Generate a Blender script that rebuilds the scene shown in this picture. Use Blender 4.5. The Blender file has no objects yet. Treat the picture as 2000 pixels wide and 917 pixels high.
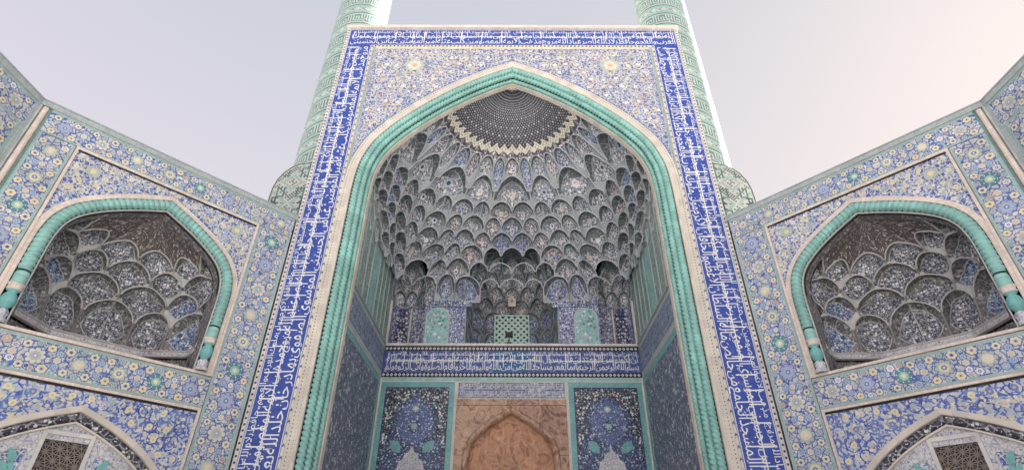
import bpy, math, random, bisect
import numpy as np
from mathutils import Vector

# ------------------------------------------------------------------ camera, sky, sun, exposure
scene = bpy.context.scene
COL = scene.collection
cam_data = bpy.data.cameras.new('camera')
cam_data.sensor_width = 36.0
cam_data.lens = 36.0 * 1051.9 / 2000.0
cam_data.clip_start = 0.1
cam_data.clip_end = 3000.0
cam = bpy.data.objects.new('camera', cam_data)
COL.objects.link(cam)
cam.location = (0.047, -18.55, 1.6)
PITCH, ROLL, YAW = math.radians(33.05), math.radians(0.21), math.radians(-0.11)
_f0 = Vector((math.sin(YAW), math.cos(YAW), 0)); _r0 = Vector((math.cos(YAW), -math.sin(YAW), 0)); _u0 = Vector((0, 0, 1))
_fw = _f0 * math.cos(PITCH) + _u0 * math.sin(PITCH)
_up = -_f0 * math.sin(PITCH) + _u0 * math.cos(PITCH)
_rt = _r0 * math.cos(ROLL) + _up * math.sin(ROLL)
_up = -_r0 * math.sin(ROLL) + _up * math.cos(ROLL)
from mathutils import Matrix
_m = Matrix((( _rt.x, _up.x, -_fw.x), (_rt.y, _up.y, -_fw.y), (_rt.z, _up.z, -_fw.z)))
cam.rotation_euler = _m.to_euler()
scene.camera = cam

SUN_EL = math.radians(37.0)
SUN_ROT = math.radians(59.0)          # clockwise from +Y: behind the portal, to the right
world = bpy.data.worlds.new('World'); scene.world = world; world.use_nodes = True
wn = world.node_tree.nodes; wl = world.node_tree.links
bg = wn['Background']
sky = wn.new('ShaderNodeTexSky'); sky.sky_type = 'NISHITA'; sky.sun_disc = False
sky.sun_elevation = SUN_EL; sky.sun_rotation = SUN_ROT
sky.air_density = 1.0; sky.dust_density = 1.6; sky.ozone_density = 1.0; sky.altitude = 1500
hs = wn.new('ShaderNodeHueSaturation'); hs.inputs['Saturation'].default_value = 1.2
# thin bright haze evens the sky out: compress its range, keep its hue drift towards the sun
gm = wn.new('ShaderNodeGamma'); gm.inputs['Gamma'].default_value = 0.14
vm = wn.new('ShaderNodeVectorMath'); vm.operation = 'MULTIPLY'; vm.inputs[1].default_value = (1.165, 1.06, 1.14)
# hazy air scatters warm light round the sun's side of the sky
tc = wn.new('ShaderNodeTexCoord'); dt = wn.new('ShaderNodeVectorMath'); dt.operation = 'DOT_PRODUCT'
dt.inputs[1].default_value = (math.sin(SUN_ROT) * math.cos(SUN_EL), math.cos(SUN_ROT) * math.cos(SUN_EL), math.sin(SUN_EL))
mr = wn.new('ShaderNodeMapRange'); mr.inputs[1].default_value = -0.1; mr.inputs[2].default_value = 1.0; mr.inputs[3].default_value = 0.0; mr.inputs[4].default_value = 1.0
mx = wn.new('ShaderNodeMix'); mx.data_type = 'RGBA'; mx.blend_type = 'MULTIPLY'; mx.inputs[7].default_value = (0.90, 0.955, 0.89, 1)
wl.new(tc.outputs['Generated'], dt.inputs[0]); wl.new(dt.outputs['Value'], mr.inputs[0]); wl.new(mr.outputs[0], mx.inputs[0])
wl.new(sky.outputs[0], hs.inputs['Color']); wl.new(hs.outputs[0], gm.inputs['Color']); wl.new(gm.outputs[0], vm.inputs[0]); wl.new(vm.outputs[0], mx.inputs[6])
# paler, rosier haze lower in the sky, all the way round
sx = wn.new('ShaderNodeSeparateXYZ'); m2 = wn.new('ShaderNodeMapRange'); m2.inputs[1].default_value = 0.92; m2.inputs[2].default_value = 0.30; m2.inputs[3].default_value = 0.0; m2.inputs[4].default_value = 1.0
m3 = wn.new('ShaderNodeMix'); m3.data_type = 'RGBA'; m3.blend_type = 'MULTIPLY'; m3.inputs[7].default_value = (1.32, 1.18, 1.07, 1)
wl.new(tc.outputs['Generated'], sx.inputs[0]); wl.new(sx.outputs[2], m2.inputs[0]); wl.new(m2.outputs[0], m3.inputs[0]); wl.new(mx.outputs[2], m3.inputs[6]); wl.new(m3.outputs[2], bg.inputs['Color'])
bg.inputs['Strength'].default_value = 0.15
sd = bpy.data.lights.new('sun', 'SUN'); sd.energy = 5.0; sd.angle = math.radians(0.6); sd.color = (1.0, 0.96, 0.91)
sun = bpy.data.objects.new('sun', sd); COL.objects.link(sun)
_sv = Vector((math.sin(SUN_ROT) * math.cos(SUN_EL), math.cos(SUN_ROT) * math.cos(SUN_EL), math.sin(SUN_EL)))
sun.rotation_euler = _sv.to_track_quat('Z', 'Y').to_euler()
scene.view_settings.view_transform = 'Standard'
scene.view_settings.look = 'None'
scene.view_settings.exposure = 2.0
scene.view_settings.gamma = 1.0
scene.render.engine = 'CYCLES'
scene.cycles.use_denoising = True
scene.cycles.denoiser = 'OPENIMAGEDENOISE'
scene.cycles.denoising_input_passes = 'RGB_ALBEDO_NORMAL'
scene.cycles.max_bounces = 6
scene.cycles.diffuse_bounces = 4

R = random.Random(7)
rad = math.radians

# ------------------------------------------------------------------ materials
MATS = {}
def lin(c):
    return tuple(((x / 255) / 12.92 if x / 255 <= 0.04045 else ((x / 255 + 0.055) / 1.055) ** 2.4) for x in c)

def _base(name, rough):
    m = bpy.data.materials.new(name); m.use_nodes = True
    n, l = m.node_tree.nodes, m.node_tree.links
    b = n['Principled BSDF']; b.inputs['Roughness'].default_value = rough
    MATS[name] = m
    return m, n, l, b

def _mix(n, l, fac, a, b, mode='MIX'):
    x = n.new('ShaderNodeMix'); x.data_type = 'RGBA'; x.blend_type = mode
    for i, s in ((0, fac), (6, a), (7, b)):
        if hasattr(s, 'links'): l.new(s, x.inputs[i])
        elif i == 0: x.inputs[0].default_value = s
        else: x.inputs[i].default_value = (*s, 1)
    return x.outputs[2]

def _wear(n, l, b, col, tile=0.23, joint=0.82, dirt=0.16, bump=0.25, bumpscale=1.0):
    """per-tile tone, joints, weather mottling and a little unevenness over a colour"""
    uv = n.new('ShaderNodeUVMap')
    if tile:
        br = n.new('ShaderNodeTexBrick'); br.offset = 0.0; br.squash = 1.0
        br.inputs['Color1'].default_value = (0.86, 0.86, 0.86, 1); br.inputs['Color2'].default_value = (1.05, 1.05, 1.05, 1)
        br.inputs['Mortar'].default_value = (joint, joint, joint * 0.97, 1)
        br.inputs['Scale'].default_value = 1.0; br.inputs['Mortar Size'].default_value = 0.006
        br.inputs['Brick Width'].default_value = tile; br.inputs['Row Height'].default_value = tile
        l.new(uv.outputs[0], br.inputs['Vector'])
        col = _mix(n, l, 1.0, col, br.outputs['Color'], 'MULTIPLY')
    nz = n.new('ShaderNodeTexNoise'); nz.inputs['Scale'].default_value = 0.9; nz.inputs['Detail'].default_value = 6; nz.inputs['Roughness'].default_value = 0.65
    l.new(uv.outputs[0], nz.inputs['Vector'])
    rp = n.new('ShaderNodeMapRange'); rp.inputs[1].default_value = 0.3; rp.inputs[2].default_value = 0.7
    rp.inputs[3].default_value = 1 - dirt; rp.inputs[4].default_value = 1 + dirt * 0.6
    l.new(nz.outputs[0], rp.inputs[0])
    cb = n.new('ShaderNodeCombineColor')
    for i in range(3): l.new(rp.outputs[0], cb.inputs[i])
    col = _mix(n, l, 1.0, col, cb.outputs[0], 'MULTIPLY')
    # pale dust / bleached glaze patches
    nz3 = n.new('ShaderNodeTexNoise'); nz3.inputs['Scale'].default_value = 2.3; nz3.inputs['Detail'].default_value = 8; nz3.inputs['Roughness'].default_value = 0.75
    l.new(uv.outputs[0], nz3.inputs['Vector'])
    r3 = n.new('ShaderNodeMapRange'); r3.inputs[1].default_value = 0.5; r3.inputs[2].default_value = 0.75; r3.inputs[4].default_value = 0.22
    l.new(nz3.outputs[0], r3.inputs[0])
    col = _mix(n, l, r3.outputs[0], col, (0.50, 0.47, 0.43))
    l.new(col, b.inputs['Base Color'])
    nz2 = n.new('ShaderNodeTexNoise'); nz2.inputs['Scale'].default_value = 14 * bumpscale; nz2.inputs['Detail'].default_value = 3
    l.new(uv.outputs[0], nz2.inputs['Vector'])
    h = nz2.outputs[0]
    if tile:
        ma = n.new('ShaderNodeMath'); ma.operation = 'MULTIPLY_ADD'; ma.inputs[1].default_value = -0.8
        l.new(br.outputs['Fac'], ma.inputs[0]); l.new(nz2.outputs[0], ma.inputs[2]); h = ma.outputs[0]
    bp = n.new('ShaderNodeBump'); bp.inputs['Strength'].default_value = bump; bp.inputs['Distance'].default_value = 0.02
    l.new(h, bp.inputs['Height']); l.new(bp.outputs[0], b.inputs['Normal'])

def mat(name, rgb, rough=0.4, tile=0.23, **k):
    m, n, l, b = _base(name, rough)
    c = n.new('ShaderNodeRGB'); c.outputs[0].default_value = (*lin(rgb), 1)
    _wear(n, l, b, c.outputs[0], tile, **k)
    return m

def speck(name, ground, dots, scale, thr=0.36, vine=None, vw=0.05, rough=0.4, tile=0.23, ring=None, rnd=0.8, **k):
    """painted small-flower ground: scattered blossoms of several glazes over a ground with thin vines"""
    m, n, l, b = _base(name, rough)
    uv = n.new('ShaderNodeUVMap')
    col = n.new('ShaderNodeRGB'); col.outputs[0].default_value = (*lin(ground), 1); col = col.outputs[0]
    # slight warp so the lattice is never regular
    if vine:
        ve = n.new('ShaderNodeTexVoronoi'); ve.feature = 'DISTANCE_TO_EDGE'; ve.inputs['Scale'].default_value = scale * 0.62
        l.new(uv.outputs[0], ve.inputs['Vector'])
        lt = n.new('ShaderNodeMath'); lt.operation = 'LESS_THAN'; lt.inputs[1].default_value = vw; l.new(ve.outputs['Distance'], lt.inputs[0])
        col = _mix(n, l, lt.outputs[0], col, lin(vine))
    for j, (sc, th) in enumerate(((scale, thr), (scale * 2.1, thr * 0.8))):
        v = n.new('ShaderNodeTexVoronoi'); v.inputs['Scale'].default_value = sc; v.inputs['Randomness'].default_value = rnd
        mp = n.new('ShaderNodeMapping'); mp.inputs['Location'].default_value = (3.7 * j, 1.9 * j, 0)
        l.new(uv.outputs[0], mp.inputs[0]); l.new(mp.outputs[0], v.inputs['Vector'])
        sp = n.new('ShaderNodeSeparateColor'); l.new(v.outputs['Color'], sp.inputs[0])
        cr = n.new('ShaderNodeValToRGB'); cr.color_ramp.interpolation = 'CONSTANT'
        e = cr.color_ramp.elements
        while len(e) < len(dots): e.new(0.5)
        for i, dcol in enumerate(dots):
            e[i].position = i / len(dots); e[i].color = (*lin(dcol), 1)
        l.new(sp.outputs[0], cr.inputs[0])
        # size varies per cell
        ma = n.new('ShaderNodeMath'); ma.operation = 'MULTIPLY_ADD'; ma.inputs[1].default_value = th * 0.7; ma.inputs[2].default_value = th * 0.6
        l.new(sp.outputs[1], ma.inputs[0])
        lt = n.new('ShaderNodeMath'); lt.operation = 'LESS_THAN'; l.new(v.outputs['Distance'], lt.inputs[0]); l.new(ma.outputs[0], lt.inputs[1])
        col = _mix(n, l, lt.outputs[0], col, cr.outputs[0])
        if ring and j == 0:
            lt2 = n.new('ShaderNodeMath'); lt2.operation = 'LESS_THAN'; l.new(v.outputs['Distance'], lt2.inputs[0]); lt2.inputs[1].default_value = th * 0.33
            col = _mix(n, l, lt2.outputs[0], col, lin(ring))
    _wear(n, l, b, col, tile, **k)
    return m

COBALT = (44, 62, 158)
mat('cobalt', (50, 82, 174), 0.35)
mat('teal_patch', (40, 110, 165), 0.35)
mat('white_glaze', (238, 236, 236), 0.35, tile=None, bump=0.1)
mat('letter_white', (244, 243, 241), 0.35, tile=None, bump=0.1, dirt=0.06)
mat('cream', (232, 222, 206), 0.55, tile=0.35, joint=0.9)
mat('cream_pale', (230, 225, 217), 0.5, tile=0.3, joint=0.9)
mat('grey_border', (184, 194, 192), 0.45, tile=0.16, joint=0.75)
mat('turq', (156, 211, 200), 0.22, tile=0.42, joint=0.62, dirt=0.28, bump=0.2)
mat('mid_cobalt', (86, 116, 186), 0.4)
mat('turq_flat', (128, 196, 190), 0.4, tile=0.2)
mat('turq_dark', (92, 152, 146), 0.4)
mat('pale_turq', (168, 208, 202), 0.4, tile=0.2)
mat('mint', (196, 226, 216), 0.4, tile=None)
mat('yellow', (238, 226, 184), 0.45, tile=None, bump=0.1)
mat('apricot', (222, 190, 150), 0.45, tile=None, bump=0.1)
mat('pale_blue', (176, 194, 212), 0.4, tile=None, bump=0.1)
mat('pale_green', (190, 200, 184), 0.4, tile=None, bump=0.1)
mat('lavender', (178, 178, 206), 0.4, tile=None, bump=0.1)
mat('mid_blue', (112, 138, 192), 0.4, tile=None, bump=0.1)
mat('navy', (34, 46, 110), 0.35)
mat('ink', (24, 26, 36), 0.4, tile=None)
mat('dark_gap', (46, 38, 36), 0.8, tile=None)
mat('brick', (240, 226, 212), 0.8, tile=0.12, joint=0.78, dirt=0.16)
mat('brown_line', (120, 98, 84), 0.7, tile=None)
mat('rib', (204, 209, 212), 0.45, tile=None, dirt=0.2)
mat('rib_dark', (172, 184, 184), 0.45, tile=None, dirt=0.2)
mat('rib_wing', (204, 201, 197), 0.5, tile=None, dirt=0.22)
mat('zig', (240, 233, 214), 0.45, tile=None)
mat('metal', (30, 30, 32), 0.5, tile=None)
mat('lattice', (150, 138, 128), 0.7, tile=None, dirt=0.25)
mat('glass_dark', (22, 20, 20), 0.3, tile=None)
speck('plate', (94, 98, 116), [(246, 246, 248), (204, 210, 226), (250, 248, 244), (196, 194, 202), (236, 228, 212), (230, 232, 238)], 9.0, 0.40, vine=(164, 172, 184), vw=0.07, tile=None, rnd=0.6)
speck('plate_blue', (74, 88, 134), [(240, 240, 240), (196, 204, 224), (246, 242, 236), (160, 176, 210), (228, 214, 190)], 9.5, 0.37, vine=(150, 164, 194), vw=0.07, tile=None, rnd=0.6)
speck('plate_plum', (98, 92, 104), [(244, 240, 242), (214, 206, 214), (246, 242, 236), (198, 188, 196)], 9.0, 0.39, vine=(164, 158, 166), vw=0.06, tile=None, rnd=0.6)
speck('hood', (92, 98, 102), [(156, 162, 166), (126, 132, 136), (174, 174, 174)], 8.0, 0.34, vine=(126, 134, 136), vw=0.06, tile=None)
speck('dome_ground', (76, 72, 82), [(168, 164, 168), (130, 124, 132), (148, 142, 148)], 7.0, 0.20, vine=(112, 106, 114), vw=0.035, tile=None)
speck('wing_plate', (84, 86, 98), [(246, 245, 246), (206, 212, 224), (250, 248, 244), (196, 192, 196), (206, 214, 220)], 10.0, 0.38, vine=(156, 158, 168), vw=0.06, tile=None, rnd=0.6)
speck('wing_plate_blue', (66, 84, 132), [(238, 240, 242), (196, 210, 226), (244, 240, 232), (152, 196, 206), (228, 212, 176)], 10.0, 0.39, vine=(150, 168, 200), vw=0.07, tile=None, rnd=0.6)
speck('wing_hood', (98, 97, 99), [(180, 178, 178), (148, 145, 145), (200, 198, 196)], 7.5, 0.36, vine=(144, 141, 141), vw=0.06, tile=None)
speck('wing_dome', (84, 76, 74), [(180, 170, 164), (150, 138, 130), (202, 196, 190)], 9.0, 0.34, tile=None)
speck('floral_ground', (212, 212, 206), [(66, 94, 172), (238, 234, 224), (220, 214, 198), (78, 106, 180), (190, 204, 208), (230, 224, 208)], 8.5, 0.40, vine=(92, 120, 186), vw=0.075)
speck('leg_tile', (168, 173, 177), [(206, 210, 212), (120, 128, 136), (190, 192, 192)], 12.0, 0.36, tile=None)
speck('spandrel_ground', (92, 120, 186), [(232, 232, 230), (200, 210, 222), (228, 214, 186), (220, 222, 222), (116, 142, 196)], 9.0, 0.36, vine=(216, 210, 196), vw=0.08)
speck('wing_spandrel_ground', (82, 106, 182), [(234, 234, 232), (182, 198, 220), (230, 218, 180), (220, 222, 224), (116, 140, 198)], 10.0, 0.44, vine=(214, 212, 202), vw=0.08)
speck('low_spandrel_ground', (200, 206, 216), [(74, 96, 180), (226, 224, 220), (110, 130, 200), (234, 220, 180), (222, 220, 212)], 7.5, 0.42, vine=(92, 116, 192), vw=0.09)
speck('side_panel', (82, 96, 122), [(206, 212, 222), (132, 146, 176), (224, 224, 226), (104, 116, 134), (120, 132, 134)], 6.0, 0.44, vine=(134, 148, 168), vw=0.07)
speck('side_upper', (150, 160, 154), [(206, 208, 198), (126, 138, 138), (186, 194, 188), (212, 202, 190)], 5.0, 0.40, vine=(176, 184, 176), vw=0.06)
speck('carpet_dark', (52, 54, 68), [(226, 226, 222), (116, 160, 172), (236, 234, 228), (146, 150, 174)], 8.0, 0.34, vine=(112, 120, 138), vw=0.04)
speck('carpet_blue', (86, 106, 158), [(218, 222, 232), (150, 166, 204), (180, 192, 216), (226, 222, 206)], 9.0, 0.32, vine=(118, 138, 184), vw=0.045)
speck('carpet_navy', (58, 74, 116), [(228, 230, 234), (126, 150, 190), (188, 198, 214), (144, 180, 190)], 9.0, 0.33, vine=(98, 116, 156), vw=0.04)
speck('frieze_blue', (62, 86, 152), [(140, 162, 200), (108, 130, 186), (164, 180, 208)], 6.0, 0.26, vine=(112, 134, 184), vw=0.04)
speck('side_frieze', (102, 116, 152), [(186, 194, 208), (146, 158, 184), (202, 206, 210)], 5.0, 0.38, vine=(142, 154, 180), vw=0.06)
speck('panel_night', (58, 60, 100), [(222, 224, 230), (140, 150, 194), (232, 226, 218)], 5.0, 0.32, vine=(108, 116, 158), vw=0.045)
speck('panel_turq', (166, 214, 208), [(240, 230, 230), (136, 186, 184), (128, 150, 164), (230, 224, 214)], 5.5, 0.32, vine=(128, 186, 182), vw=0.05)
speck('turq_border', (128, 188, 188), [(96, 154, 162), (172, 216, 212)], 14.0, 0.3, tile=0.25)
speck('light_floral', (226, 224, 222), [(150, 154, 186), (188, 188, 198), (236, 230, 222)], 12.0, 0.38, vine=(176, 180, 200), vw=0.05)
speck('black_mould', (56, 56, 64), [(222, 220, 220), (146, 150, 164), (236, 232, 226), (116, 118, 130)], 7.0, 0.36, vine=(156, 156, 164), vw=0.06, tile=None)

def stone(name, rgbs, scale, rough=0.45):
    m, n, l, b = _base(name, rough)
    uv = n.new('ShaderNodeUVMap')
    nz = n.new('ShaderNodeTexNoise'); nz.inputs['Scale'].default_value = scale; nz.inputs['Detail'].default_value = 9; nz.inputs['Roughness'].default_value = 0.62
    nz.inputs['Distortion'].default_value = 1.6
    l.new(uv.outputs[0], nz.inputs['Vector'])
    cr = n.new('ShaderNodeValToRGB'); e = cr.color_ramp.elements
    while len(e) < len(rgbs): e.new(0.5)
    for i, c in enumerate(rgbs):
        e[i].position = 0.28 + 0.44 * i / (len(rgbs) - 1); e[i].color = (*lin(c), 1)
    l.new(nz.outputs[0], cr.inputs[0])
    wv = n.new('ShaderNodeTexWave'); wv.inputs['Scale'].default_value = scale * 0.6; wv.inputs['Distortion'].default_value = 14; wv.inputs['Detail'].default_value = 4
    l.new(uv.outputs[0], wv.inputs['Vector'])
    r = n.new('ShaderNodeMapRange'); r.inputs[1].default_value = 0.93; r.inputs[2].default_value = 1.0; r.inputs[4].default_value = 0.35
    l.new(wv.outputs[1], r.inputs[0])
    col = _mix(n, l, r.outputs[0], cr.outputs[0], lin((222, 200, 176)) if 'paving' not in name else lin((200, 200, 198)))
    _wear(n, l, b, col, None, dirt=0.2)
stone('stone_pink', [(132, 92, 76), (182, 142, 116), (212, 178, 148), (150, 106, 86), (190, 150, 124)], 1.3)
stone('stone_rust', [(96, 64, 62), (146, 102, 88), (200, 160, 134), (112, 76, 72), (168, 122, 102)], 1.5)
stone('stone_amber', [(146, 90, 64), (184, 126, 90), (210, 158, 120), (158, 98, 70), (190, 132, 98)], 1.2)
stone('paving', [(176, 176, 174), (190, 190, 188), (200, 200, 198), (184, 184, 182)], 0.3, 0.8)

# ------------------------------------------------------------------ mesh building
class Frame:
    def __init__(s, o, U, V, N): s.o, s.U, s.V, s.N = Vector(o), Vector(U), Vector(V), Vector(N)
    def p(s, u, v, n=0.0): return s.o + s.U * u + s.V * v + s.N * n
FRONT = Frame((0, 0, 0), (1, 0, 0), (0, 0, 1), (0, -1, 0))

class MB:
    """collects faces (points, uv, material) and links them as one mesh object"""
    def __init__(s): s.v, s.f, s.m, s.uv, s.mi = [], [], [], [], {}
    def face(s, pts, uvs, mat):
        b = len(s.v); s.v += [tuple(p) for p in pts]; s.f.append(tuple(range(b, b + len(pts))))
        s.m.append(s.mi.setdefault(mat, len(s.mi))); s.uv += uvs
    def poly(s, F, pts, n, mat):
        s.face([F.p(u, v, n) for u, v in pts], [(u, v) for u, v in pts], mat)
    def box(s, F, u0, u1, v0, v1, n0, n1, mat, back=False):
        P = F.p
        s.face([P(u0, v0, n1), P(u1, v0, n1), P(u1, v1, n1), P(u0, v1, n1)], [(u0, v0), (u1, v0), (u1, v1), (u0, v1)], mat)
        s.face([P(u0, v0, n0), P(u0, v0, n1), P(u0, v1, n1), P(u0, v1, n0)], [(n0, v0), (n1, v0), (n1, v1), (n0, v1)], mat)
        s.face([P(u1, v0, n1), P(u1, v0, n0), P(u1, v1, n0), P(u1, v1, n1)], [(n1, v0), (n0, v0), (n0, v1), (n1, v1)], mat)
        s.face([P(u0, v1, n1), P(u1, v1, n1), P(u1, v1, n0), P(u0, v1, n0)], [(u0, n1), (u1, n1), (u1, n0), (u0, n0)], mat)
        s.face([P(u0, v0, n0), P(u1, v0, n0), P(u1, v0, n1), P(u0, v0, n1)], [(u0, n0), (u1, n0), (u1, n1), (u0, n1)], mat)
        if back: s.face([P(u1, v0, n0), P(u0, v0, n0), P(u0, v1, n0), P(u1, v1, n0)], [(u1, v0), (u0, v0), (u0, v1), (u1, v1)], mat)
    def grid(s, P, UV, mats, closed=False):
        """shared-vertex grid: P[i][j] points; mats a name or a function(i, j)"""
        b = len(s.v); ni, nj = len(P), len(P[0])
        for row in P: s.v += [tuple(q) for q in row]
        for i in range(ni - 1):
            for j in range(nj - 1):
                s.f.append((b + i * nj + j, b + i * nj + j + 1, b + (i + 1) * nj + j + 1, b + (i + 1) * nj + j))
                mm = mats if isinstance(mats, str) else mats(i, j)
                s.m.append(s.mi.setdefault(mm, len(s.mi)))
                s.uv += [UV[i][j], UV[i][j + 1], UV[i + 1][j + 1], UV[i + 1][j]]
    def mesh(s, name, smooth=False):
        me = bpy.data.meshes.new(name); me.from_pydata(s.v, [], s.f)
        inv = sorted(s.mi, key=s.mi.get)
        for k in inv: me.materials.append(MATS[k])
        me.polygons.foreach_set('material_index', s.m)
        ul = me.uv_layers.new(name='UVMap')
        ul.data.foreach_set('uv', np.array(s.uv, dtype=np.float32).ravel())
        if smooth: me.polygons.foreach_set('use_smooth', [True] * len(s.f))
        me.update()
        return me
    def build(s, name, parent=None, smooth=False, stuff=False, label=None):
        if not s.f: return None
        return link(name, s.mesh(name, smooth), parent, stuff, label)

def link(name, data, parent=None, stuff=False, label=None):
    o = bpy.data.objects.new(name, data); COL.objects.link(o)
    if parent is not None: o.parent = parent
    if stuff: o['kind'] = 'stuff'
    if label: o['label'] = label
    return o
def thing(name, label, cat, group=None):
    o = bpy.data.objects.new(name, None); COL.objects.link(o)
    o['label'] = label; o['category'] = cat
    if group: o['group'] = group
    return o

# ------------------------------------------------------------------ flat ornament shapes (glazed pieces a few mm proud)
def disc(cx, cy, r, n=8, rot=0.0, sq=1.0):
    return [(cx + r * math.cos(rot + 2 * math.pi * i / n), cy + sq * r * math.sin(rot + 2 * math.pi * i / n)) for i in range(n)]
def rosette(cx, cy, r, pet=6, depth=0.22, rot=0.0, k=4):
    n = pet * k
    return [(cx + r * (1 - depth + depth * abs(math.cos(pet * a / 2)) ** 0.7 * 1.0) * math.cos(a + rot),
             cy + r * (1 - depth + depth * abs(math.cos(pet * a / 2)) ** 0.7) * math.sin(a + rot)) for a in [2 * math.pi * i / n for i in range(n)]]
def leaf(x, y, ang, L, w):
    c, s = math.cos(ang), math.sin(ang)
    return [(x + c * a - s * b, y + s * a + c * b) for a, b in ((0, 0), (L * .3, w * .5), (L * .65, w * .42), (L, 0), (L * .6, -w * .3), (L * .25, -w * .42))]
def ribbon(mb, F, pts, w, n, mat):
    for i in range(len(pts) - 1):
        (x0, y0), (x1, y1) = pts[i], pts[i + 1]
        dx, dy = x1 - x0, y1 - y0; L = math.hypot(dx, dy) or 1e-6
        ox, oy = -dy / L * w / 2, dx / L * w / 2
        mb.poly(F, [(x0 + ox, y0 + oy), (x0 - ox, y0 - oy), (x1 - ox, y1 - oy), (x1 + ox, y1 + oy)], n, mat)

def arabesque(mb, F, inside, u0, u1, v0, v1, sp, n, rnd, vine, leafs, flowers, vw=0.035, fr=0.09, centre='apricot'):
    """spiral scrolls with leaves and blossoms over a field"""
    row = 0; v = v0
    while v < v1:
        u = u0 + (sp / 2 if row % 2 else 0)
        while u < u1:
            cx, cy = u + rnd.uniform(-.12, .12) * sp, v + rnd.uniform(-.12, .12) * sp
            rr = sp * rnd.uniform(.46, .58); hand = rnd.choice((-1, 1)); a0 = rnd.uniform(0, 6.28); turns = 1.55
            pts = []
            for i in range(23):
                t = i / 22; r = rr * (1 - t * .82); a = a0 + hand * turns * 2 * math.pi * t
                pts.append((cx + r * math.cos(a), cy + r * math.sin(a)))
            seg = []
            mv = vine[rnd.randrange(len(vine))]
            for q in pts:
                if inside(*q): seg.append(q)
                else:
                    if len(seg) > 1: ribbon(mb, F, seg, vw, n + .001, mv)
                    seg = []
            if len(seg) > 1: ribbon(mb, F, seg, vw, n + .001, mv)
            for i in range(1, 21, 2):
                q = pts[i]
                if not inside(*q): continue
                a = math.atan2(pts[i + 1][1] - q[1], pts[i + 1][0] - q[0]) + rnd.choice((-1, 1)) * rnd.uniform(.5, 1.1)
                if i % 4 == 1: mb.poly(F, leaf(q[0], q[1], a, fr * rnd.uniform(1.4, 2.2), fr * .9), n + .002, rnd.choice(leafs))
                else:
                    f = fr * rnd.uniform(.55, .95); q2 = (q[0] + math.cos(a) * fr * 1.2, q[1] + math.sin(a) * fr * 1.2)
                    if inside(*q2): mb.poly(F, disc(*q2, f, 6, a), n + .003, rnd.choice(flowers))
            if inside(cx, cy):
                mb.poly(F, rosette(cx, cy, fr * 1.5, 6, .25, a0, 3), n + .004, rnd.choice(flowers)); mb.poly(F, disc(cx, cy, fr * .55, 6), n + .005, centre)
            u += sp
        v += sp * .86; row += 1

# ------------------------------------------------------------------ Arabic lettering
FORMS = {}
for ch, c, k in (('ء', 0xFE80, 1), ('آ', 0xFE81, 2), ('أ', 0xFE83, 2), ('ؤ', 0xFE85, 2), ('إ', 0xFE87, 2), ('ئ', 0xFE89, 4), ('ا', 0xFE8D, 2), ('ب', 0xFE8F, 4),
                 ('ة', 0xFE93, 2), ('ت', 0xFE95, 4), ('ث', 0xFE99, 4), ('ج', 0xFE9D, 4), ('ح', 0xFEA1, 4), ('خ', 0xFEA5, 4), ('د', 0xFEA9, 2), ('ذ', 0xFEAB, 2),
                 ('ر', 0xFEAD, 2), ('ز', 0xFEAF, 2), ('س', 0xFEB1, 4), ('ش', 0xFEB5, 4), ('ص', 0xFEB9, 4), ('ض', 0xFEBD, 4), ('ط', 0xFEC1, 4), ('ظ', 0xFEC5, 4),
                 ('ع', 0xFEC9, 4), ('غ', 0xFECD, 4), ('ف', 0xFED1, 4), ('ق', 0xFED5, 4), ('ك', 0xFED9, 4), ('ل', 0xFEDD, 4), ('م', 0xFEE1, 4), ('ن', 0xFEE5, 4),
                 ('ه', 0xFEE9, 4), ('و', 0xFEED, 2), ('ى', 0xFEEF, 2), ('ي', 0xFEF1, 4)):
    FORMS[ch] = (c, k)
def shape(text):
    out = []
    for w in text.split():
        g = []
        for i, ch in enumerate(w):
            c, k = FORMS[ch]
            prev = i > 0 and FORMS[w[i - 1]][1] == 4
            nxt = i < len(w) - 1 and k == 4 and FORMS[w[i + 1]][1] > 1
            g.append(chr(c + (0 if k == 1 else (3 if prev and nxt else 1 if prev else 2 if nxt else 0))))
        s = ''.join(g)
        s = s.replace(chr(0xFEDF) + chr(0xFE8E), chr(0xFEFB)).replace(chr(0xFEE0) + chr(0xFE8E), chr(0xFEFC))
        out.append(s)
    return out
TEXT_A = shape('امر ببناء هذا المسجد الجامع من خالص ماله السلطان الاعظم والخاقان الاكرم مولى ملوك العرب والعجم حافظ بلاد الله ناصر عباد الله مروج مذهب الائمة المعصومين كلب عتبة امير المؤمنين عباس الحسيني الموسوي الصفوي بهادر خان خلد الله تعالى ملكه وسلطانه')
TEXT_B = shape('بسم الله الرحمن الرحيم انما يعمر مساجد الله من آمن بالله واليوم الآخر واقام الصلوة وآتى الزكوة ولم يخش الا الله فعسى اولئك ان يكونوا من المهتدين قال رسول الله صلى الله عليه وآله انا مدينة العلم وعلي بابها')
def text_geo(words, a, b):
    """visual-order glyph outlines of words[a:b] at em 1: (points, faces, width)"""
    c = bpy.data.curves.new('t', 'FONT'); c.resolution_u = 2; c.offset = 0.004
    c.body = ''.join(w[::-1] for w in reversed(words[a:b]))
    o = bpy.data.objects.new('t', c); COL.objects.link(o)
    dg = bpy.context.evaluated_depsgraph_get()
    me = bpy.data.meshes.new_from_object(o.evaluated_get(dg))
    v = np.array([q.co[:2] for q in me.vertices]); f = [tuple(p.vertices) for p in me.polygons]
    bpy.data.objects.remove(o); bpy.data.curves.remove(c); bpy.data.meshes.remove(me)
    v[:, 0] -= v[:, 0].min()
    return v, f, v[:, 0].max()
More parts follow.
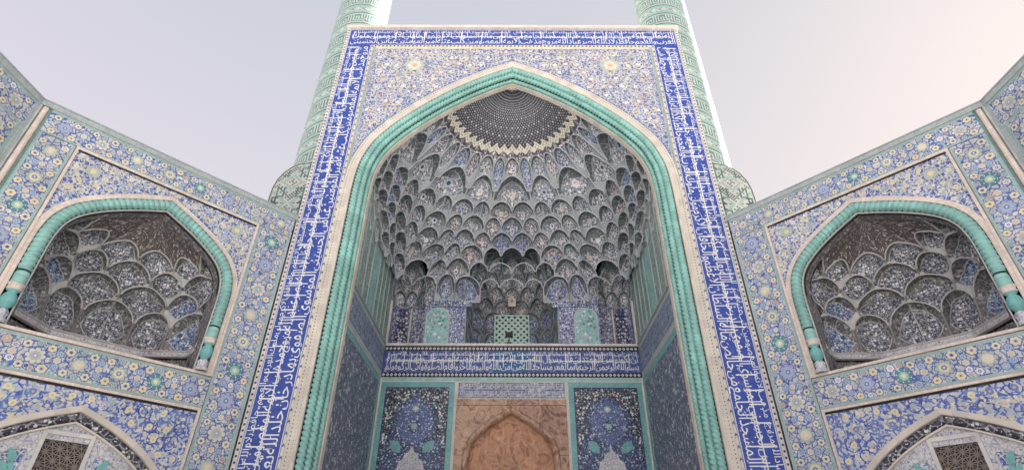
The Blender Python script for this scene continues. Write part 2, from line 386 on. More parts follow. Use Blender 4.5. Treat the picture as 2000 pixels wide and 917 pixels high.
def lay_text(mb, F, geo, u0, L, vbase, em, n, mat, stretch=1.5, squeeze=None, knee=0.35):
    """write along u from u0 over length L (scaled to fit) with tall ascenders"""
    v, f, w = geo
    sx = L / w if squeeze is None else squeeze
    y = np.where(v[:, 1] > knee, knee + (v[:, 1] - knee) * stretch, np.where(v[:, 1] < 0, v[:, 1] * .5, v[:, 1]))
    pts = [F.p(u0 + a * sx, vbase + b * em, n) for a, b in zip(v[:, 0], y)]
    base = len(mb.v); mb.v += [tuple(p) for p in pts]
    mi = mb.mi.setdefault(mat, len(mb.mi))
    for q in f:
        mb.f.append(tuple(base + i for i in q)); mb.m.append(mi); mb.uv += [(u0 + v[i, 0] * sx, vbase + y[i] * em) for i in q]
def write_band(mb, F, u0, u1, v0, v1, words, start, mat, n=.004, line=True, rnd=R, dense=1.0):
    """monumental two-tier script filling a band u0..u1 x v0..v1"""
    W = v1 - v0; k = len(words); st = start; lo_, hi_ = u0 + W * .04, u1 - W * .04; chunk = 6
    def pick(s0):
        return text_geo([words[(s0 + i) % k] for i in range(chunk)], 0, chunk)
    for tier, (base, e_, sx, stretch, gap) in enumerate(((.09, .49, .45, 1.6, .06), (.46, .48, .43, 1.25, .12), (.80, .29, .33, .8, .5))):
        em = W * e_; total = 0; segs = []
        while total < (hi_ - lo_) / (W * sx):
            g = pick(st); segs.append(g); total += g[2] + gap; st += chunk
        x = hi_; sc = (hi_ - lo_) / total
        for g in segs:
            x -= g[2] * sc; lay_text(mb, F, g, x, 0, v0 + W * base, em, n + .002 * tier, mat, stretch, sc); x -= gap * sc
        st += 5
    if line:
        x = u0 + W * .3
        while x < u1 - W:
            Ls = min(rnd.uniform(2.5, 5.5) * W, u1 - W * .2 - x)
            vv = v0 + W * rnd.uniform(.50, .55)
            mb.poly(F, [(x, vv), (x + Ls, vv), (x + Ls, vv + W * .035), (x, vv + W * .035)], n + .004, mat)
            x += Ls + rnd.uniform(.1, .9) * W
    # tall upright strokes threading both tiers
    x = u0 + W * .12
    while x < u1 - W * .12:
        b0, b1 = v0 + W * rnd.uniform(.16, .5), v0 + W * rnd.uniform(.9, .97); tw = W * .046; lean = W * rnd.uniform(-.03, .03)
        mb.poly(F, [(x, b0), (x + tw * .7, b0), (x + tw + lean, b1), (x + lean, b1 - W * .03)], n + .005, mat)
        x += W * rnd.uniform(.35, 1.0)
    # vowel strokes and dots
    x = u0 + W * .1
    while x < u1 - W * .1:
        y = v0 + W * rnd.uniform(.04, .93) ; a = rnd.uniform(.3, .9); s = W * rnd.uniform(.05, .085)
        if rnd.random() < .5: mb.poly(F, disc(x, y, W * .024, 4), n + .006, mat)
        else: mb.poly(F, [(x, y), (x + s * math.cos(a), y + s * math.sin(a)), (x + s * math.cos(a), y + s * math.sin(a) + W * .025), (x, y + W * .028)], n + .006, mat)
        x += W * rnd.uniform(.06, .15)

# ------------------------------------------------------------------ pointed arches
class Arch:
    """right half given as (half width, height) from foot to apex; offsets d > 0 go inward"""
    def __init__(s, ctrl, n=8):
        P = [np.array(p, float) for p in ctrl]; out = []
        for i in range(len(P) - 1):
            p0 = P[i - 1] if i else P[i] * 2 - P[i + 1]; p3 = P[i + 2] if i + 2 < len(P) else P[i + 1] * 2 - P[i]
            p1, p2 = P[i], P[i + 1]
            for j in range(n):
                t = j / n
                out.append(.5 * ((2 * p1) + (-p0 + p2) * t + (2 * p0 - 5 * p1 + 4 * p2 - p3) * t * t + (-p0 + 3 * p1 - 3 * p2 + p3) * t ** 3))
        out.append(P[-1]); s.c = np.array(out)
        t = np.gradient(s.c, axis=0); t /= np.linalg.norm(t, axis=1)[:, None]
        s.n = np.stack([t[:, 1], -t[:, 0]], 1)          # outward normal
    def off(s, d):
        q = s.c - s.n * d
        za = s.c[-1, 1] - d / max(.2, s.n[-2, 1]); q[-1] = (0, za)
        q[:, 0] = np.maximum(q[:, 0], 0); q[:, 1] = np.minimum(q[:, 1], za)
        return q
    def full(s, d=0.0):
        q = s.off(d); left = q.copy(); left[:, 0] *= -1
        return [tuple(p) for p in left] + [tuple(p) for p in q[::-1][1:]]
    def half_at(s, z, d=0.0):
        q = s.off(d); return float(np.interp(z, q[:, 1], q[:, 0])) if z < q[-1, 1] else 0.0

def arch_strip(mb, F, A, prof, mat, uc=0.0):
    """sweep a profile [(d, n), ...] along the whole arch"""
    curves = [A.full(d) for d, n in prof]
    L = [0.0]
    for a, b in zip(curves[0], curves[0][1:]): L.append(L[-1] + math.dist(a, b))
    P = [[F.p(uc + c[i][0], c[i][1], n) for c, (d, n) in zip(curves, prof)] for i in range(len(L))]
    acc = [0.0]
    for a, b in zip(prof, prof[1:]): acc.append(acc[-1] + math.dist(a, b))
    UV = [[(L[i], x) for x in acc] for i in range(len(L))]
    mb.grid(P, UV, mat)

def resample(pts, step):
    L = [0.0]
    for a, b in zip(pts, pts[1:]): L.append(L[-1] + math.dist(a, b))
    n = max(2, int(L[-1] / step)); s = np.linspace(0, L[-1], n + 1)
    a = np.array(pts)
    return np.stack([np.interp(s, L, a[:, 0]), np.interp(s, L, a[:, 1])], 1), s

def rope(F, pts, n, r, pitch, parent, name='rope_strand', uc=0.0, hand=1, m='turq', sub=8, lobes=1.0, amp=.58):
    """cabled moulding along a path in the frame plane, its twist modelled"""
    q, s = resample(pts, pitch / sub)
    t = np.gradient(q, axis=0); t /= np.linalg.norm(t, axis=1)[:, None]
    k = 12; P = []; UV = []
    for i in range(len(q)):
        nx, nz = -t[i, 1], t[i, 0]; row = []; uvr = []
        for j in range(k + 1):
            th = 2 * math.pi * j / k
            w = abs(math.sin(math.pi * (s[i] / pitch) + hand * th * lobes / 2 * 2))
            rr = r * (1 - amp + amp * w ** .5)
            row.append(F.p(uc + q[i, 0] + nx * math.cos(th) * rr, q[i, 1] + nz * math.cos(th) * rr, n + math.sin(th) * rr)); uvr.append((s[i], j * r * .5))
        P.append(row); UV.append(uvr)
    mb = MB(); mb.grid(P, UV, m)
    return mb.build(name, parent, smooth=True)

def tube(mb, pts, r, mat, k=5):
    """plain round bar along 3-D points"""
    P = [Vector(p) for p in pts]; rows = []; uv = []; L = 0
    up = Vector((0.13, 0.31, 0.94)).normalized()
    for i, p in enumerate(P):
        t = (P[min(i + 1, len(P) - 1)] - P[max(i - 1, 0)])
        if t.length < 1e-6: t = Vector((0, 0, 1))
        t.normalize(); a = t.cross(up)
        if a.length < .05: a = t.cross(Vector((1, 0, 0)))
        a.normalize(); b = t.cross(a)
        if i: L += (p - P[i - 1]).length
        rows.append([p + a * (r * math.cos(2 * math.pi * j / k)) + b * (r * math.sin(2 * math.pi * j / k)) for j in range(k + 1)])
        uv.append([(L, j * .05) for j in range(k + 1)])
    mb.grid(rows, uv, mat)
# ------------------------------------------------------------------ muqarnas vaults
def A_(s):
    x = min(1.0, abs(s)); return .9 * (1 - x ** 2.0) ** .6 + .1 * (1 - x)
class Vault:
    """concave half-vault in a frame: half width a(z), depth b(z), plan exponent e(z)"""
    def __init__(s, F, uc, n0, za, aa, zb, bb, ze, ee, zmin, zmax, octo=None, nz=90, nf=161, zo=None, oo=None, lobe=None):
        s.F, s.uc, s.n0 = F, uc, n0; s.zo, s.oo = zo or [0, 1], oo or [0, 0]
        s.zs = np.linspace(zmin, zmax, nz); s.ph = np.linspace(0, 1, nf)
        s.U = np.zeros((nz, nf)); s.D = np.zeros((nz, nf)); s.L = np.zeros(nz)
        th = np.linspace(0, np.pi, 400)
        for i, z in enumerate(s.zs):
            a, b, e = np.interp(z, za, aa), np.interp(z, zb, bb), np.interp(z, ze, ee)
            if octo is None:
                c, q = np.cos(th), np.sin(th)
                u = -a * np.sign(c) * np.abs(c) ** (2 / e); d = b * np.abs(q) ** (2 / e)
            else:
                pu, pd = zip(*octo); t = np.linspace(0, len(pu) - 1, 400)
                u = a * np.interp(t, range(len(pu)), pu); d = b * np.interp(t, range(len(pu)), pd)
            l = np.concatenate([[0], np.cumsum(np.hypot(np.diff(u), np.diff(d)))]); s.L[i] = l[-1]
            if l[-1] < 1e-6: continue
            s.U[i] = np.interp(s.ph * l[-1], l, u); s.D[i] = np.interp(s.ph * l[-1], l, d)
            if lobe:
                am = np.interp(z, lobe[1], lobe[2]); w_ = sum(k_ * np.exp(-((s.ph - c_) / sg_) ** 2) for c_, sg_, k_ in lobe[0])
                du, dd = np.gradient(s.U[i]), np.gradient(s.D[i]); ln = np.hypot(du, dd) + 1e-9
                s.U[i] += dd / ln * am * w_; s.D[i] -= du / ln * am * w_
    def raw(s, f, z):
        x = min(max(f, 0), 1) * (len(s.ph) - 1); j = min(int(x), len(s.ph) - 2); fx = x - j
        y = (z - s.zs[0]) / (s.zs[-1] - s.zs[0]) * (len(s.zs) - 1); y = min(max(y, 0), len(s.zs) - 1.001); i = int(y); fy = y - i
        def bl(T): return (T[i, j] * (1 - fx) + T[i, j + 1] * fx) * (1 - fy) + (T[i + 1, j] * (1 - fx) + T[i + 1, j + 1] * fx) * fy
        return bl(s.U), bl(s.D)
    def arc(s, z): return float(np.interp(z, s.zs, s.L))
    def pt(s, f, z, rec=0.0):
        u, d = s.raw(f, z)
        if rec:
            e, g = .012, .06
            ua, da = s.raw(max(f - e, 0), z); ub, db = s.raw(min(f + e, 1), z); uc_, dc = s.raw(f, z + g); ud, dd = s.raw(f, z - g)
            p = Vector((ub - ua, db - da, 0)); q = Vector((uc_ - ud, dc - dd, 2 * g)); n = p.cross(q)
            if n.length > 1e-9:
                n.normalize()
                if n.x * u + n.y * (d + .3) + n.z * .2 < 0: n = -n
                return s.F.p(s.uc + u + n.x * rec, z + n.z * rec, s.n0 - d + float(np.interp(z, s.zo, s.oo)) - n.y * rec)
        return s.F.p(s.uc + u, z, s.n0 - d + float(np.interp(z, s.zo, s.oo)))

def muqarnas(V, parent, rows, L0, rib='rib', rw=.026, hood='hood', keep=None, ncol=13, nrow=10, shell=None, fine=True, name='muqarnas_cell', inner=True, var_=.0, motif=True):
    """rows bottom-up: dict(n, ph, zp, za, dm, plates, leg). Each cell is a hooded niche with its own ribs."""
    lower = L0; lowrow = None; count = 0
    for r in rows:                                # alternately wide and narrow cells, symmetric about the axis
        n, var = r['n'], r.get('var', var_)
        if r.get('ph', .5): w_ = [1 + var * (-1) ** abs(j - n // 2) for j in range(n)]
        else:
            h_ = [1 + var * (-1) ** j for j in range((n + 1) // 2)]; h_[-1] *= .5; w_ = h_[::-1] + h_
        e_ = np.concatenate([[0], np.cumsum(w_)]); e_ = e_ / e_[-1]; r['cells'] = [((a + b) / 2, (b - a) / 2) for a, b in zip(e_, e_[1:])]
        if not r.get('ph', .5):                   # end cells are halves of cells centred on the arch edge
            c0, d0 = r['cells'][0]; r['cells'][0] = (0.0, 2 * d0); r['cells'][-1] = (1.0, 2 * d0)
        r['edges'] = list(e_)
    def find(r, f):
        j = min(max(bisect.bisect_right(r['edges'], f) - 1, 0), len(r['cells']) - 1); return r['cells'][j]
    for k, r in enumerate(rows):
        n, leg = r['n'], r.get('leg', .07); cs = r['cells']
        def upper(f, r=r, leg=leg):
            c, dl = find(r, f); q = min(1, abs(f - c) / dl / (1 - leg)); hgt = .80 + .20 * min(1.15, dl * 2 * r['n'])
            return r['zp'] + (r['za'] - r['zp']) * A_(q) * hgt
        for ci, (c, dl) in enumerate(cs):
            f0, f1 = max(c - dl, 0), min(c + dl, 1)
            kept = keep is None or keep(c, k)
            w = V.arc(r['zp']) * dl * 2; dm = r['dm'] * (.4 * w + .6 * V.arc(r['zp']) / n); dbl = r.get('split') and (abs(2 * ci - len(cs) + 1) // 2 + k) % r['split'] == 0
            cols = set(np.round(np.linspace(-1, 1, ncol), 4)); cols |= {-1 + leg, 1 - leg, -.58, .58, -.7, .7, -.3, .3}
            if lowrow:
                for lc, ld in lowrow[0]:
                    for sgn in (-1, 1):
                        for e in (1.0, 1 - lowrow[1], 1 - lowrow[1] - .06):
                            q = (lc + sgn * ld * e - c) / dl
                            if -1 < q < 1: cols.add(round(float(q), 4))
            cols = sorted(x for x in cols if f0 - 1e-6 <= c + x * dl <= f1 + 1e-6)
            if not kept:
                if shell is not None: tube(shell, [V.pt(c + x * dl, upper(c + x * dl), -.012) for x in cols], rw, rib, 4)
                continue
            mb = MB(); P, UV = [], []
            nr_ = rows[k + 1] if k + 1 < len(rows) else None
            def rho(f, ro):
                if ro is None: return 0.0
                cc, dd = find(ro, f); y = min(1, abs(f - cc) / dd); return .22 * ro['dm'] * V.arc(ro['zp']) * dd * 2 * (1 - y * y)
            zl_p, zl_a = (lower(c), max(lower(c - dl * .98), lower(c + dl * .98)))
            zm = (r['zp'] + max(zl_a, zl_p)) / 2 - .03; B = zm - (zl_p + .16 * max(0, zl_a - zl_p)) if zl_a > zl_p + .02 else zm - zl_p
            T = (r['za'] - zm) * .78; W_ = .86
            def zcol(x):
                f = c + x * dl; z0, z1 = lower(f), upper(f); y = min(1, abs(x) / W_)
                zb = min(max(zm - B * (1 - y ** 2.6), z0 + .004), z1 - .006); zt = min(max(zm + T * A_(y), zb + .002), z1 - .003)
                return z0, zb, zt, z1
            def at(x, q, o=0.0):
                """q: 0..1 leg, 1..2 plate, 2..3 hood"""
                f = c + x * dl; z0, zb, zt, z1 = zcol(x); t = q
                ax = abs(x); e = (min(1.0, (1 - ax) / .42) if not dbl else min(1.0, (1 - ax) / .3, .62 + .38 * ax / .3))
                if q <= 1: z = z0 + (zb - z0) * q; g = .25 * q
                elif q <= 2: z = zb + (zt - zb) * (q - 1); g = .25 + .75 * math.sin(math.pi / 2 * (q - 1)) ** .8
                else: z = zt + (z1 - zt) * (q - 2); g = max(0.0, math.cos(math.pi / 2 * (q - 2))) ** .55
                h = (z - z0) / max(1e-6, z1 - z0); return V.pt(f, z, rho(f, r) * (1 - h) + rho(f, nr_) * h + dm * e * g + o + 1e-5)
            def zat(x, q):
                z0, zb, zt, z1 = zcol(x); return z0 + (zb - z0) * q if q <= 1 else (zb + (zt - zb) * (q - 1) if q <= 2 else zt + (z1 - zt) * (q - 2))
            Q = [0, .5, 1, 1.2, 1.4, 1.6, 1.8, 2, 2.3, 2.6, 2.85, 3]
            cols = sorted(set(cols) | {x for x in (-W_, W_) if f0 <= c + x * dl <= f1})
            sd = (count * 0.37) % 5
            for q in Q:
                P.append([at(x, q) for x in cols])
            mid_ = len(cols) // 2; hx = [0.0]
            for j in range(1, len(cols)): hx.append(hx[-1] + (P[4][j] - P[4][j - 1]).length)
            acc = [lower(c + x * dl) for x in cols]; UV.append([(hx[j] - hx[mid_] + sd, acc[j] + sd * .7) for j in range(len(cols))])
            for i in range(1, len(Q)):
                acc = [acc[j] + (P[i][j] - P[i - 1][j]).length for j in range(len(cols))]
                UV.append([(hx[j] - hx[mid_] + sd, acc[j] + sd * .7) for j in range(len(cols))])
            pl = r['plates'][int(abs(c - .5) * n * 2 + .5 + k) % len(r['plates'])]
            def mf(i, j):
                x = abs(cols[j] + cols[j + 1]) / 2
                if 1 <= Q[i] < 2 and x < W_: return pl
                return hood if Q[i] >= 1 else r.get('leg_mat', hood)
            mb.grid(P, UV, mf)
            tube(mb, [at(x, 3, -.012) for x in cols], rw, rib, 4)
            for x in (cols[0], cols[-1]): tube(mb, [at(x, t, -.012) for t in (0, 1, 2, 3)], rw * 1.15, rib, 4)
            if lowrow is None or (keep is not None and not keep(c, k - 1)): tube(mb, [at(x, 0, -.012) for x in cols], rw, rib, 4)
            if motif and inner and not dbl and f1 - f0 > dl * 1.9 and w > .3:      # drawn motif: a rosette ringed by buds
                def spot(cx, cq, rx, rq, kk, o, m_, rot=0.0, scal=.0):
                    a_ = [2 * math.pi * i / kk + rot for i in range(kk)]; g_ = [(1 - scal * (i % 2)) for i in range(kk)]
                    pts = [at(cx + rx * g * math.cos(t), cq + rq * g * math.sin(t), o) for t, g in zip(a_, g_)]
                    mb.face(pts, [(math.cos(t) * .1, math.sin(t) * .1) for t in a_], m_)
                hz = zcol(0)[2] - zcol(0)[1]; rx = .25; rq = min(.3, rx * w * .5 / max(hz, .05)); cm = ('white_glaze', 'cream', 'pale_blue')[(ci + k) % 3]
                spot(0, 1.48, rx, rq, 12, -.012, cm, .26, .3); spot(0, 1.48, rx * .45, rq * .45, 6, -.018, ('apricot', 'cobalt', 'navy')[(ci + 2 * k) % 3])
                for t in range(6):
                    an = t * math.pi / 3 + .52; spot(rx * 2.0 * math.cos(an), 1.48 + rq * 1.55 * math.sin(an), rx * .34, rq * .34, 4, -.012, 'white_glaze')
            if inner:
                xs_ = [x for x in (-W_, -.76, -.6, -.4, -.2, 0, .2, .4, .6, .76, W_) if f0 <= c + x * dl <= f1]
                if len(xs_) > 3:
                    tube(mb, [at(x, 2, -.008) for x in xs_], rw * .62, rib, 3); tube(mb, [at(x, 1, -.008) for x in xs_], rw * .62, rib, 3)
                if fine and f1 - f0 > dl * 1.9:
                    for x in (-.5, 0, .5): tube(mb, [at(x, t, -.004) for t in (2, 2.4, 2.8, 3)], rw * .5, rib, 3)
                    if dbl: tube(mb, [at(0, t, -.004) for t in (1, 1.33, 1.66, 2)], rw * .7, rib, 3)
            mb.build(name, parent, smooth=False); count += 1
        lower = upper; lowrow = (cs, leg)
    return lower, count

# ------------------------------------------------------------------ ground
g = MB(); g.poly(Frame((0, 0, 0), (1, 0, 0), (0, 1, 0), (0, 0, 1)), [(-400, -500), (400, -500), (400, 300), (-400, 300)], 0, 'paving')
go = g.build('ground'); go['kind'] = 'structure'

# ------------------------------------------------------------------ main portal
portal = thing('portal', 'tall blue tiled mosque portal with a deep pointed arch full of honeycomb vaulting', 'portal')
MAIN = Arch([(6.98, 0), (6.99, 8), (7.0, 14.5), (6.99, 16.3), (6.90, 17.4), (6.72, 18.1), (6.46, 18.75), (6.0, 19.45), (5.25, 20.32), (4.0, 21.48), (2.65, 22.5), (1.27, 23.35), (0, 23.95)], 7)
TOP = 27.0; BX = 8.82; BI = 7.52; BZ = 25.68
YB = 7.5                                    # depth of the iwan's back wall

mb = MB()                                    # mass behind the tile skin
mb.box(FRONT, -9.0, -7.05, 0, 27.2, -13, -.03, 'brick', True); mb.box(FRONT, 7.05, 9.0, 0, 27.2, -13, -.03, 'brick', True)
mb.box(FRONT, -7.05, 7.05, 24.6, 27.2, -13, -.03, 'brick', True); mb.box(FRONT, -7.05, 7.05, 0, 24.6, -13, -11.5, 'brick', True)
body = mb.build('wall_mass', portal)

mb = MB()                                    # spandrel ground, cut by the arch
zz = sorted(set(list(np.linspace(14.0, 25.5, 60)) + [23.95 + .42 / .85]))
for z0, z1 in zip(zz, zz[1:]):
    h0, h1 = MAIN.half_at(z0, -.40), MAIN.half_at(z1, -.40)
    for s in (-1, 1):
        if h0 < 7.3: mb.poly(FRONT, [(s * h0, z0), (s * 7.36, z0), (s * 7.36, z1), (s * h1, z1)], .0, 'spandrel_ground')
span = mb.build('spandrel', portal)
mb = MB(); rn = random.Random(3)
ins = lambda u, v: u < 7.1 and v < 25.3 and u > .05 and u > MAIN.half_at(v, -.55) and not (abs(u - 5.05) < .62 and abs(v - 24.1) < .36)
class Mir:
    def __init__(s, F): s.F = F
    def p(s, u, v, n=0): return s.F.p(-u, v, n)
st = rn.getstate()
for F in (FRONT, Mir(FRONT)):
    rn.setstate(st)
    arabesque(mb, F, ins, 0, 7.3, 17.2, 25.4, .62, .002, rn, ['apricot', 'cream', 'yellow', 'cream'], ['cobalt', 'white_glaze', 'mid_blue', 'pale_blue', 'cobalt'], ['white_glaze', 'pale_blue', 'cream', 'pale_blue', 'cobalt', 'white_glaze'], .05, .06, 'cream')
    mb.poly(F, rosette(5.05, 24.1, .55, 10, .18), .006, 'pale_green'); mb.poly(F, rosette(5.05, 24.1, .36, 8, .2), .009, 'cream'); mb.poly(F, rosette(5.05, 24.1, .15, 6, .3), .012, 'apricot')
mb.build('scroll_ornament', span, stuff=True)

def band_rect(F, u0, u1, v0, v1, n0, n1, mat, name, parent):
    q = MB(); q.box(F, u0, u1, v0, v1, n0, n1, mat); return q.build(name, parent)
# inscription band on three sides
FL = Frame((-BX, 0, 0), (0, 0, -1), (-1, 0, 0), (0, -1, 0))     # left side reads downward
FR = Frame((BX, 0, 0), (0, 0, 1), (1, 0, 0), (0, -1, 0))        # right side reads upward
LETTER = 'letter_white'
bl = band_rect(FRONT, -BX, -BI, 0, BZ, -.03, .0, 'cobalt', 'inscription_band', portal)
br_ = band_rect(FRONT, BI, BX, 0, BZ, -.03, .0, 'cobalt', 'inscription_band', portal)
bt = band_rect(FRONT, -BX, BX, BZ, TOP, -.03, .0, 'cobalt', 'inscription_band', portal)
rn = random.Random(5)
def script(parent, F, u0, u1, v0, v1, start, words=TEXT_A, **k):
    q = MB(); write_band(q, F, u0, u1, v0, v1, words, start, LETTER, rnd=rn, **k); return q.build('lettering', parent, stuff=True)
# right: u up; letters' heads point outward.  text runs right-to-left = towards -u of a reversed frame
FRr = Frame((0, 0, 0), (0, 0, -1), (1, 0, 0), (0, -1, 0)); FLr = Frame((0, 0, 0), (0, 0, 1), (-1, 0, 0), (0, -1, 0))
script(br_, FRr, -BZ + .05, -3.0, BI + .04, BX - .04, 0)
script(bl, FLr, 3.0, BZ - .05, BI + .04, BX - .04, 22)
script(bt, FRONT, -BX + .06, BX - .06, BZ + .06, TOP - .05, 14)
mb = MB()                                    # thin white outlines of the band
for s in (-1, 1):
    for x in (BI + .02, BX - .02): mb.box(FRONT, s * x - .014, s * x + .014, 0, TOP - .03 if x > 8 else BZ, 0, .006, 'white_glaze')
mb.box(FRONT, -BX, BX, TOP - .045, TOP - .018, 0, .006, 'white_glaze'); mb.box(FRONT, -BI, BI, BZ, BZ + .03, 0, .006, 'white_glaze')
mb.build('band_outline', portal)

def border(F, horizontal, fix0, fix1, a0, a1, base, parent, kind, n=.012, name='border', step=.16):
    """straight border strip: base slab plus its repeated little pieces"""
    q = MB()
    if horizontal: q.box(F, a0, a1, fix0, fix1, -.03, n, base)
    else: q.box(F, fix0, fix1, a0, a1, -.03, n, base)
    o = q.build(name, parent); q = MB(); w = fix1 - fix0; m = (fix0 + fix1) / 2
    T = (lambda a, c: (a, c)) if horizontal else (lambda a, c: (c, a))
    x = a0 + step / 2; i = 0
    while x < a1 - step * .4:
        if kind == 'dots': q.poly(F, [T(*p) for p in disc(x, m, w * .17, 6)], n + .003, 'ink')
        elif kind == 'blue_dots':
            q.poly(F, [T(*p) for p in disc(x, m, w * .3, 6)], n + .003, 'navy')
        elif kind == 'chevron':
            q.poly(F, [T(x - step * .28, fix0 + .01), T(x + step * .1, m), T(x - step * .28, fix1 - .01), T(x + step * .08, fix1 - .01), T(x + step * .46, m), T(x + step * .08, fix0 + .01)], n + .003, ('navy', 'yellow')[i % 2])
        elif kind == 'dash':
            q.poly(F, [T(x - step * .3, fix0 + .02), T(x + step * .15, fix0 + .02), T(x + step * .3, fix1 - .02), T(x - step * .15, fix1 - .02)], n + .003, 'ink')
        elif kind == 'cross':
            q.poly(F, [T(*p) for p in disc(x, m, w * .36, 4)], n + .003, 'white_glaze'); q.poly(F, [T(*p) for p in disc(x, m, w * .16, 4, .78)], n + .006, 'mid_blue')
        elif kind == 'tick':
            q.poly(F, [T(x - step * .2, fix0 + .02), T(x + step * .2, fix0 + .02), T(x + step * .2, fix1 - .02), T(x - step * .2, fix1 - .02)], n + .003, ('mid_blue', 'white_glaze')[i % 2])
        x += step; i += 1
    q.build('inlay', o, stuff=True)
    return o
for s in (-1, 1):
    a, b = sorted((s * 8.84, s * 8.985)); border(FRONT, False, a, b, 0, TOP, 'cream_pale', portal, 'blue_dots', step=.2)
    a, b = sorted((s * 7.40, s * 7.50)); border(FRONT, False, a, b, 0, BZ - .03, 'cream_pale', portal, 'chevron', step=.19)
    a, b = sorted((s * 7.24, s * 7.385)); border(FRONT, False, a, b, 0, BZ - .2, 'grey_border', portal, 'dots', n=.02, step=.13)
border(FRONT, True, BZ - .15, BZ - .02, -7.38, 7.38, 'yellow', portal, 'dash', n=.03, step=.2)
border(FRONT, True, BZ - .29, BZ - .16, -7.22, 7.22, 'cream', portal, 'none', n=.02)
border(FRONT, True, TOP + .02, TOP + .24, -9.02, 9.02, 'brick', portal, 'none', n=.14, name='cornice')

# archivolt, rope mouldings, reveal
mb = MB(); arch_strip(mb, FRONT, MAIN, [(-.40, -.02), (-.40, .03), (-.05, .03), (-.05, .05), (.0, .05), (.02, -.02)], 'cream')
av = mb.build('archivolt', portal)
mb = MB(); q, _ = resample(MAIN.full(-.30), .13)
for p in q: mb.poly(FRONT, disc(p[0], p[1], .022, 6), .034, 'ink')
q, _ = resample(MAIN.full(-.16), .13)
for p in q: mb.poly(FRONT, disc(p[0], p[1], .016, 4), .034, 'brown_line')
mb.build('inlay', av, stuff=True)
mb = MB(); arch_strip(mb, FRONT, MAIN, [(-.45, .006), (-.40, .006)], 'cobalt'); mb.build('archivolt_edge', portal)
mb = MB(); arch_strip(mb, FRONT, MAIN, [(.0, -.02), (.02, -.3), (.3, -.5), (.60, -.62)], 'dark_gap'); mb.build('reveal', portal)  # dark colour stands in for the shadow strip beside the ropes
for d, n, r, hd in ((.20, .0, .150, 1), (.40, -.14, .145, 1), (.54, -.37, .115, 1)):
    rope(FRONT, MAIN.full(d), n, r, .175, portal, hand=hd, lobes=1.0)
mb = MB(); arch_strip(mb, FRONT, MAIN, [(.60, -.62), (.60, -.46), (.68, -.46), (.69, -.7)], 'cream'); mb.build('inner_fillet', portal)

# ---- iwan: vault
zI = [0, 14.5, 16.2, 17.5, 18.25, 19.16, 20.32, 21.48, 22.5, 23.0, 23.3]
aI = [6.44, 6.44, 6.42, 6.30, 6.02, 5.58, 4.44, 3.12, 1.75, .85, .02]
zBk = [13, 14.2, 15, 16, 17, 18, 18.8, 19.5, 20.5, 21.4, 22.4, 23.0, 23.3]
bBk = [7.0, 7.0, 6.95, 6.5, 6.0, 5.5, 5.0, 4.55, 3.95, 3.12, 1.9, .95, .02]
VM = Vault(FRONT, 0, -.5, zI, aI, zBk, bBk, [13, 15, 17, 19, 21, 24], [9, 8, 4.2, 2.7, 2.1, 2.0], 13, 23.32, nz=120, nf=241, lobe=([(.365, .05, 1), (.635, .05, 1), (.17, .05, .55), (.83, .05, .55)], [13.9, 14.3, 15.4, 16.6, 18.4, 19.4], [0, .32, .62, .55, .2, 0]))
def keep_main(c, k):
    if k == 0: return .34 < c < .41 or .59 < c < .66      # lowest tier only over the piers
    if k == 1: return (.10 < c < .262 or .325 < c < .42 or .58 < c < .675 or .738 < c < .90)
    if k == 2: return abs(c - .5) > .066
    return True
PL = ['plate', 'plate', 'plate_plum', 'plate', 'plate_blue', 'plate', 'plate_plum']
rows = [dict(n=21, ph=.5, zp=15.12, za=15.52, dm=.40, plates=['plate_blue', 'plate'], leg=.08, leg_mat='leg_tile'),
        dict(n=21, ph=0, zp=15.90, za=16.30, dm=.43, plates=PL, leg=.08, leg_mat='leg_tile'),
        dict(n=21, ph=.5, zp=16.66, za=17.06, dm=.44, plates=PL, leg=.08, leg_mat='leg_tile'),
        dict(n=21, ph=0, zp=17.40, za=17.80, dm=.44, plates=PL, leg=.08, leg_mat='leg_tile', split=3),
        dict(n=19, ph=.5, zp=18.13, za=18.52, dm=.44, plates=PL, leg=.08, leg_mat='leg_tile'),
        dict(n=17, ph=0, zp=18.85, za=19.24, dm=.43, plates=PL, leg=.08, leg_mat='leg_tile', split=2),
        dict(n=9, ph=.5, zp=19.72, za=20.44, dm=.27, plates=['plate', 'plate_plum'], leg=.16, leg_mat='leg_tile'),
        dict(n=17, ph=.5, zp=20.86, za=21.18, dm=.26, plates=['plate_blue', 'plate_plum', 'plate'], leg=.08, leg_mat='leg_tile')]
shell = MB()
def shell_ok(f, z):
    u, d = VM.raw(f, z)
    if d > 5.2 and z < 17.3 and abs(u) < 2.75: return False
    if d > 4.6 and z < 16.4 and abs(u) > 4.2: return False
    return True
FI = np.linspace(0, 1, 66); ZI = np.linspace(14.4, 21.3, 36)
for i in range(65):
    for j in range(35):
        fm, zm = (FI[i] + FI[i + 1]) / 2, (ZI[j] + ZI[j + 1]) / 2
        if shell_ok(fm, zm):
            q = [(FI[i], ZI[j]), (FI[i + 1], ZI[j]), (FI[i + 1], ZI[j + 1]), (FI[i], ZI[j + 1])]
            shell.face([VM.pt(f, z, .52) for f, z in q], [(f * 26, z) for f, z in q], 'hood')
cells_parent = link('honeycomb_vault', bpy.data.meshes.new('honeycomb_vault'), portal)
topL, nc = muqarnas(VM, cells_parent, rows, lambda f: 14.25, keep=keep_main, shell=shell, rw=.030, var_=.13)
for f_a, f_b in ((.345, .405), (.595, .655)):
    ff_ = np.linspace(f_a - .01, f_b + .01, 30); shell.grid([[VM.pt(f, z) for f in ff_] for z in (13.98, 14.1, 14.26)], [[(f * 26, z) for f in ff_] for z in (13.98, 14.1, 14.26)], 'plate_blue')
cells_parent.data = shell.mesh('honeycomb_vault')

